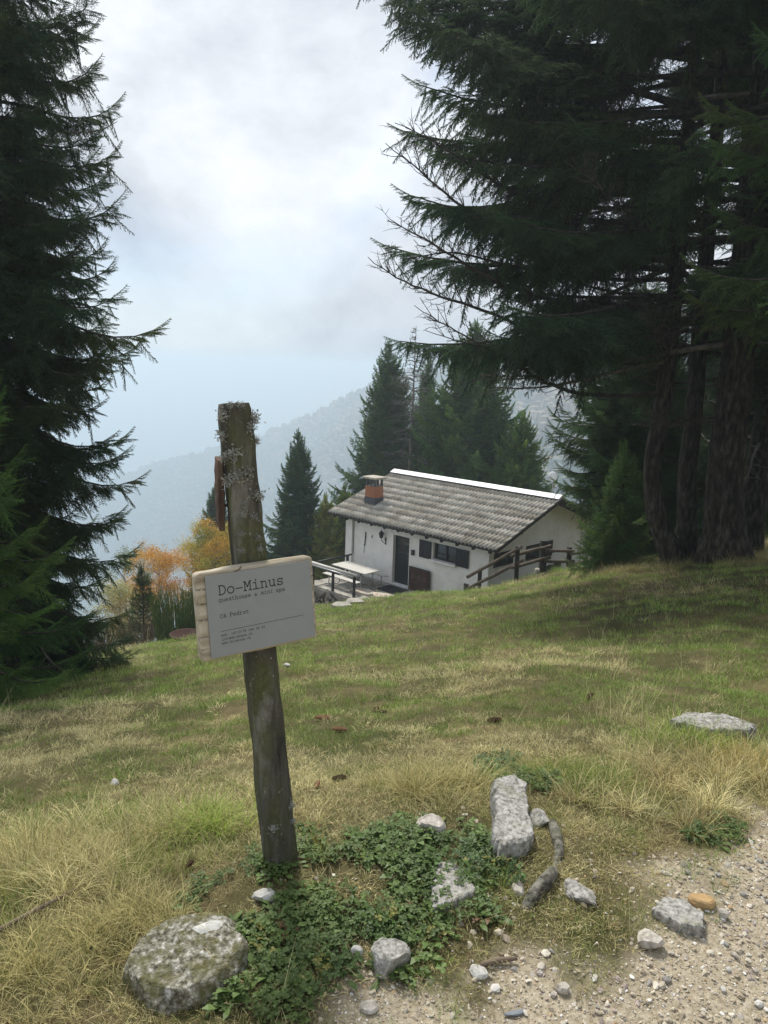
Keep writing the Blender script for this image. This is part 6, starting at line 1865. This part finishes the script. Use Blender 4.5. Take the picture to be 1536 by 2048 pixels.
for (y0, y1, dn, sc) in ((0.8, 2.7, 900, .64), (2.7, 4.6, 480, .76), (4.6, 8, 150, 1.25), (8, 14, 62, 1.8), (14, 22, 30, 2.5), (22, 33, 12, 3.0)):
    wx = 0.66 * y1 + 1.1
    n = int((y1 - y0) * 2 * wx * dn)
    x = r_.uniform(-wx, wx, n); y = r_.uniform(y0, y1, n)
    keep = (np.abs(x) < 0.66 * y + 1.0) & ~in_house(x, y)
    gm = gravel_mask(x, y)
    keep &= r_.random(n) > gm * 0.965
    keep &= r_.random(n) > bare_patch(x, y) * .62
    keep &= fbm(x * 5.5 / np.sqrt(sc), y * 5.5 / np.sqrt(sc), 49, 3) + r_.random(n) * .45 > .56
    lf = leafy(x, y); keep &= ~((lf < 0.9) & (r_.random(n) < .25))
    x, y, gm = x[keep], y[keep], gm[keep]; n = len(x)
    d1 = fbm(x * .45 + 5, y * .45, 41, 4); d2 = fbm(x * 2.4, y * 2.4, 43, 3)
    d3 = fbm(x * 7.5, y * 7.5, 44, 2)
    dry = 0.36 + 1.7 * (d1 - .5) + 1.7 * (d2 - .5) + 0.8 * (d3 - .5) - 0.24 * sstep(5, 13, y) + 0.02 * sstep(4.0, 2.6, y)
    dry += 0.22 * np.exp(-((x + 0.9) / .9) ** 2 - ((y - 2.15) / .45) ** 2)                # blond tussocks lower left
    dry += 0.5 * np.exp(-((x - .35) / .6) ** 2 - ((y - 2.9) / .5) ** 2)
    dry += 0.55 * sstep(11.5, 13.5, y) * sstep(3.2, 5.0, x) * sstep(19, 16, y) + 0.45 * np.exp(-((y - 21.8) / 1.2) ** 2) * (x > 3)
    dry -= 0.5 * np.exp(-((x + 2.2) / 1.4) ** 2 - ((y - 6.5) / 1.2) ** 2) * .6
    dry -= 0.30 * np.exp(-((x - .75) / .35) ** 2 - ((y - 2.7) / .4) ** 2)
    dry = np.clip(dry, 0, 1)
    isdry = dry + r_.normal(0, .16, n) > .5
    mixk = np.clip(r_.normal(.5, .28, n), 0, 1)[:, None]
    far = sstep(9, 16, y)[:, None]
    tdry = DRY * (1 - mixk) + STRAW * mixk
    tdry = np.where((r_.random(n) < .12 + .5 * (sstep(11.5, 13.5, y) * sstep(3.2, 5.0, x)))[:, None], BROWN, tdry)
    tgr = (GREEN * (1 - mixk) + LUSH * mixk) * (1 + .38 * sstep(4, 9, y))[:, None]
    tint = np.where(isdry[:, None], tdry, tgr) * np.clip(r_.normal(1.0, .26, n), .45, 1.6)[:, None] * (0.72 + 0.56 * fbm(x * 3.3 + 9, y * 3.3, 57, 3))[:, None]
    tall = fbm(x * 1.3 + 40, y * 1.3, 47, 3) + 0.35 * np.exp(-((x + .95) / .55) ** 2 - ((y - 2.15) / .4) ** 2) + .22 * np.exp(-((x - 1.25) / .45) ** 2 - ((y - 2.75) / .4) ** 2) + .3 * sstep(11.8, 13.2, y) * sstep(3.4, 5.0, x)
    u = r_.random(n)
    idx = np.where(isdry, np.where(u < .5, 2, np.where(u < .85, 6, 1)), np.where(u < .6, 0, 1))
    tl = (tall > .74) & (u < .40) & (gm < .3)
    idx = np.where(tl, np.where(isdry, 3, 4), idx)
    idx = np.where((r_.random(n) < .012) & (gm < .5), 5, idx)
    tint = np.where((idx == 5)[:, None], STRAW, tint)
    s_ = sc * r_.uniform(.7, 1.3, n) * np.where(tl & (y > 4), .62, 1.0) * np.where(gm > .4, .7, 1)
    GP.append(np.stack([x, y, ground(x, y)], 1)); GS.append(s_); GI.append(idx); GT.append(tint)
# low litter of broken straw and short shoots between the stones and along the track edge
n = 5200
x = r_.uniform(-1.3, 1.9, n); y = r_.uniform(1.2, 2.9, n); gm = gravel_mask(x, y)
k = (r_.random(n) > gm * 1.02) & ~((leafy(x, y) < .9) & (r_.random(n) < .6)); x, y = x[k], y[k]; n = len(x)
gmix = (fbm(x * 5, y * 5, 81, 3) + r_.normal(0, .08, n) > .55)
GP.append(np.stack([x, y, ground(x, y)], 1)); GS.append(r_.uniform(.35, .75, n)); GI.append(np.where(gmix, 0, np.where(r_.random(n) < .5, 2, 6)))
GT.append(np.where(gmix[:, None], GREEN, np.where((r_.random(n) < .35)[:, None], BROWN, DRY)) * r_.uniform(.7, 1.2, (n, 1)))
# hand-placed big tussocks
for (cx, cy, k, t_, ii_, sc) in ((-0.93, 2.02, 34, DRY, 3, .9), (-0.72, 2.14, 22, DRY * .9, 3, .85), (-1.05, 1.85, 16, GREEN, 4, .8), (-.62, 2.0, 14, GREEN, 4, .7), (-.85, 2.3, 14, GREEN, 4, .8), (-0.52, 2.22, 26, GREEN * 1.6, 4, .95), (-1.15, 2.2, 30, DRY, 3, 1.0), (1.33, 2.60, 34, np.array([.42, .32, .10]), 3, .9), (1.22, 2.85, 30, GREEN * 1.5, 4, 1.1), (0.62, 2.55, 30, GREEN, 4, .7), (.78, 2.45, 24, GREEN, 4, .7), (0.18, 2.45, 34, DRY, 3, .9), (0.35, 1.83, 5, GREEN, 4, .5), (.30, 1.80, 4, GREEN, 4, .5), (.13, 1.47, 7, LUSH, 4, .38), (.20, 1.50, 6, GREEN * 1.3, 4, .36), (-.62, 1.72, 30, DRY, 3, .8), (-.80, 1.62, 30, DRY, 3, .7), (1.15, 3.4, 26, STRAW, 5, 1.1), (.9, 1.93, 8, LUSH, 4, .4), (-.2, 1.97, 5, np.array([.4, .35, .08]), 5, .8), (5.35, 13.75, 26, DRY, 3, 1.7), (5.75, 13.9, 22, BROWN, 3, 1.6), (6.15, 13.1, 30, DRY, 3, 1.7), (6.75, 13.5, 26, STRAW, 3, 1.8), (7.2, 14.1, 20, DRY, 3, 1.8), (4.6, 14.2, 26, DRY, 3, 1.5), (5.0, 16.0, 20, BROWN, 3, 1.6)):
    x = cx + r_.normal(0, .09 if cy < 10 else .28, k); y = cy + r_.normal(0, .07 if cy < 10 else .2, k)
    GP.append(np.stack([x, y, ground(x, y)], 1)); GS.append(sc * .85 * r_.uniform(.7, 1.2, k)); GI.append(np.full(k, ii_)); GT.append(np.tile(t_, (k, 1)) * r_.uniform(.75, 1.25, (k, 1)))
GP, GS, GI, GT = np.concatenate(GP), np.concatenate(GS), np.concatenate(GI), np.concatenate(GT) * 1.17
ng = len(GP)
print('grass tufts', ng)
o = scatter('meadow_grass', GP, np.stack([r_.normal(0, .12, ng), r_.normal(0, .12, ng), r_.uniform(0, 6.283, ng)], 1), GS, GI, GT, TUFT)
tag(o, 'mixed dry blond and green grass growing over the meadow', 'grass')

# leafy ground cover (clover and strawberry leaves) round the post foot
def trefoil(seed, n=11, rad=.035):
    r2 = random.Random(seed); V, F, B = [], [], []
    for k in range(n):
        a, rr_ = r2.uniform(0, 6.283), rad * math.sqrt(r2.random()); h = r2.uniform(.004, .026)
        c = np.array([math.cos(a) * rr_, math.sin(a) * rr_, h]); tone = r2.random(); a2 = r2.uniform(0, 6.283); sz_ = r2.uniform(.005, .0125)
        tl = np.array([r2.uniform(-.4, .4), r2.uniform(-.4, .4)])
        for q in range(3):
            d = np.array([math.cos(a2 + q * 2.094), math.sin(a2 + q * 2.094)]); s = np.array([-d[1], d[0]])
            pts = [(0, 0), (.35, .36), (.75, .42), (1.0, .14), (1.0, -.14), (.75, -.42), (.35, -.36)]
            j = len(V)
            for f_, g_ in pts:
                xy = d * f_ * sz_ + s * g_ * sz_
                V.append(c + np.array([xy[0], xy[1], xy @ tl + abs(g_) * sz_ * .35 - .1 * f_ * sz_])); B.append(tone)
            F.append((j, j + 1, j + 2, j + 3)); F.append((j, j + 3, j + 4)); F.append((j, j + 4, j + 5, j + 6))
    return V, F, B
def rosette(seed, n=9):
    r2 = random.Random(seed); V, F, B = [], [], []
    for k in range(n):
        a = r2.uniform(0, 6.283); l = r2.uniform(.016, .042); w_ = l * r2.uniform(.28, .42); tone = r2.random(); up = r2.uniform(.15, .8)
        d = np.array([math.cos(a), math.sin(a)]); s = np.array([-d[1], d[0]]); c = np.array([r2.gauss(0, .01), r2.gauss(0, .01), .003]); j = len(V)
        for f_, g_ in ((0, .08), (.3, .7), (.65, 1), (1, .1), (.65, -1), (.3, -.7), (0, -.08)):
            xy = d * f_ * l + s * g_ * w_ * .5
            V.append(c + np.array([xy[0], xy[1], l * (up * f_ - .75 * up * f_ * f_) + abs(g_) * w_ * .15])); B.append(tone)
        F.extend([(j, j + 1, j + 5, j + 6), (j + 1, j + 2, j + 4, j + 5), (j + 2, j + 3, j + 4)])
    return V, F, B
LEAVES = [source('trefoil', *trefoil(k)[:2], M['leaf'], trefoil(k)[2]) for k in (1, 2, 3)] + [source('rosette', *rosette(k)[:2], M['leaf'], rosette(k)[2]) for k in (4, 5)]
n = 5200
x = r_.uniform(-.75, .75, n); y = r_.uniform(1.35, 2.35, n); k = (leafy(x, y) < 1.0) & (fbm(x * 10 + 3, y * 10, 75, 3) + r_.normal(0, .05, n) > .47) & (gravel_mask(x, y) < .6) & (np.hypot((x + .475) / .15, (y - 1.575) / .14) > 1)
x2 = r_.uniform(.4, 1.2, 1400); y2 = r_.uniform(1.75, 2.9, 1400); k2 = (fbm(x2 * 4, y2 * 4, 71, 3) > .62) & (gravel_mask(x2, y2) < .4)
x, y = np.concatenate([x[k], x2[k2]]), np.concatenate([y[k], y2[k2]]); n = len(x)
g = fbm(x * 5, y * 5, 73, 3)[:, None]
tint = (np.array([.050, .094, .030]) * (1 - g) + np.array([.120, .170, .046]) * g) * r_.uniform(.75, 1.3, (n, 1)) * 1.15
tint = np.where((r_.random(n) < .012)[:, None], np.array([.20, .20, .05]), tint)
tint = np.where((r_.random(n) < .006)[:, None], np.array([.16, .09, .05]), tint)
o = scatter('leafy_ground_cover', np.stack([x, y, ground(x, y)], 1), np.stack([r_.normal(0, .2, n), r_.normal(0, .2, n), r_.uniform(0, 6.28, n)], 1), r_.uniform(.5, 1.3, n), r_.choice(5, n, p=[.2, .2, .18, .22, .2]), tint, LEAVES)
tag(o, 'low dark green leafy ground cover round the foot of the post', 'plants')

# gravel
def chip(seed):
    import bmesh
    bm = bmesh.new(); bmesh.ops.create_icosphere(bm, subdivisions=1, radius=1.0); r2 = random.Random(seed)
    for v in bm.verts:
        v.co *= r2.uniform(.7, 1.15)
        v.co.z *= .62
    V = [tuple(v.co) for v in bm.verts]; F = [tuple(v.index for v in f.verts) for f in bm.faces]; bm.free()
    return V, F, [r2.random() for _ in V]
CHIPS = [source('chip', *chip(k)[:2], M['pebble'], chip(k)[2]) for k in range(4)]
n = 60000
x = r_.uniform(-.6, 1.9, n); y = r_.uniform(1.2, 2.7, n); gm = gravel_mask(x, y); k = r_.random(n) < np.maximum(gm * .95, .16 * np.exp(-((x - .5) / .6) ** 2 - ((y - 1.75) / .35) ** 2)); x, y = x[k], y[k]; n = len(x)
pal = np.array([(.48, .425, .335), (.60, .55, .465), (.40, .34, .25), (.72, .70, .66), (.28, .26, .24), (.46, .33, .20), (.36, .30, .27)])
tint = pal[r_.choice(len(pal), n, p=[.36, .2, .24, .05, .05, .04, .06])] * r_.uniform(.8, 1.15, (n, 1))
s_ = np.exp(r_.normal(-5.85, .55, n))
o = scatter('gravel', np.stack([x, y, ground(x, y) + s_ * .2], 1), r_.uniform(0, 6.28, (n, 3)) * np.array([.12, .12, 1]), np.stack([s_, s_ * r_.uniform(.6, 1, n), s_ * r_.uniform(.5, 1, n)], 1), r_.integers(0, 4, n), tint, CHIPS)
tag(o, 'fine pale gravel of the track in the lower right corner', 'gravel')
# dark rubble in the bank under the terrace
n = 420
s_ = r_.uniform(-2.4, .5, n); v_ = r_.uniform(-3.6, -2.62, n)
x = HB[0] + HX[0] * s_ + HY[0] * v_; y = HB[1] + HX[1] * s_ + HY[1] * v_
sc = r_.uniform(.05, .16, n)
o = scatter('rubble_bank', np.stack([x, y, np.maximum(ground(x, y), HB[2] - .95 + r_.uniform(0, .75, n) * np.clip((v_ + 3.4) / .8, 0, 1))], 1), r_.uniform(0, 6.28, (n, 3)), np.stack([sc * 1.6, sc * .8, sc * .6], 1), r_.integers(0, 4, n), np.array([.075, .065, .055]) * r_.uniform(.4, 2.4, (n, 1)), CHIPS)
tag(o, 'dark heap of rubble and old wood in the bank under the terrace', 'rubble')
# dry needles and fallen bits in the bare patches
# ------------------------------------------------------------------ haze
b = MB(); b.box(-5800, 5800, -220, 7300, -640, 24)
hz = b.build('haze', M['soil'], None)
hz.data.materials.clear()
hm = bpy.data.materials.new('haze_air'); hm.use_nodes = True
hn = hm.node_tree.nodes; hn.clear()
pv = hn.new('ShaderNodeVolumePrincipled'); ho = hn.new('ShaderNodeOutputMaterial')
pv.inputs['Color'].default_value = (0.74, 0.87, 0.98, 1)
pv.inputs['Density'].default_value = 0.0013
pv.inputs['Anisotropy'].default_value = 0.35
hm.node_tree.links.new(pv.outputs['Volume'], ho.inputs['Volume'])
hz.data.materials.append(hm)
tag(hz, 'bluish autumn haze filling the valley air', 'haze', kind='stuff')
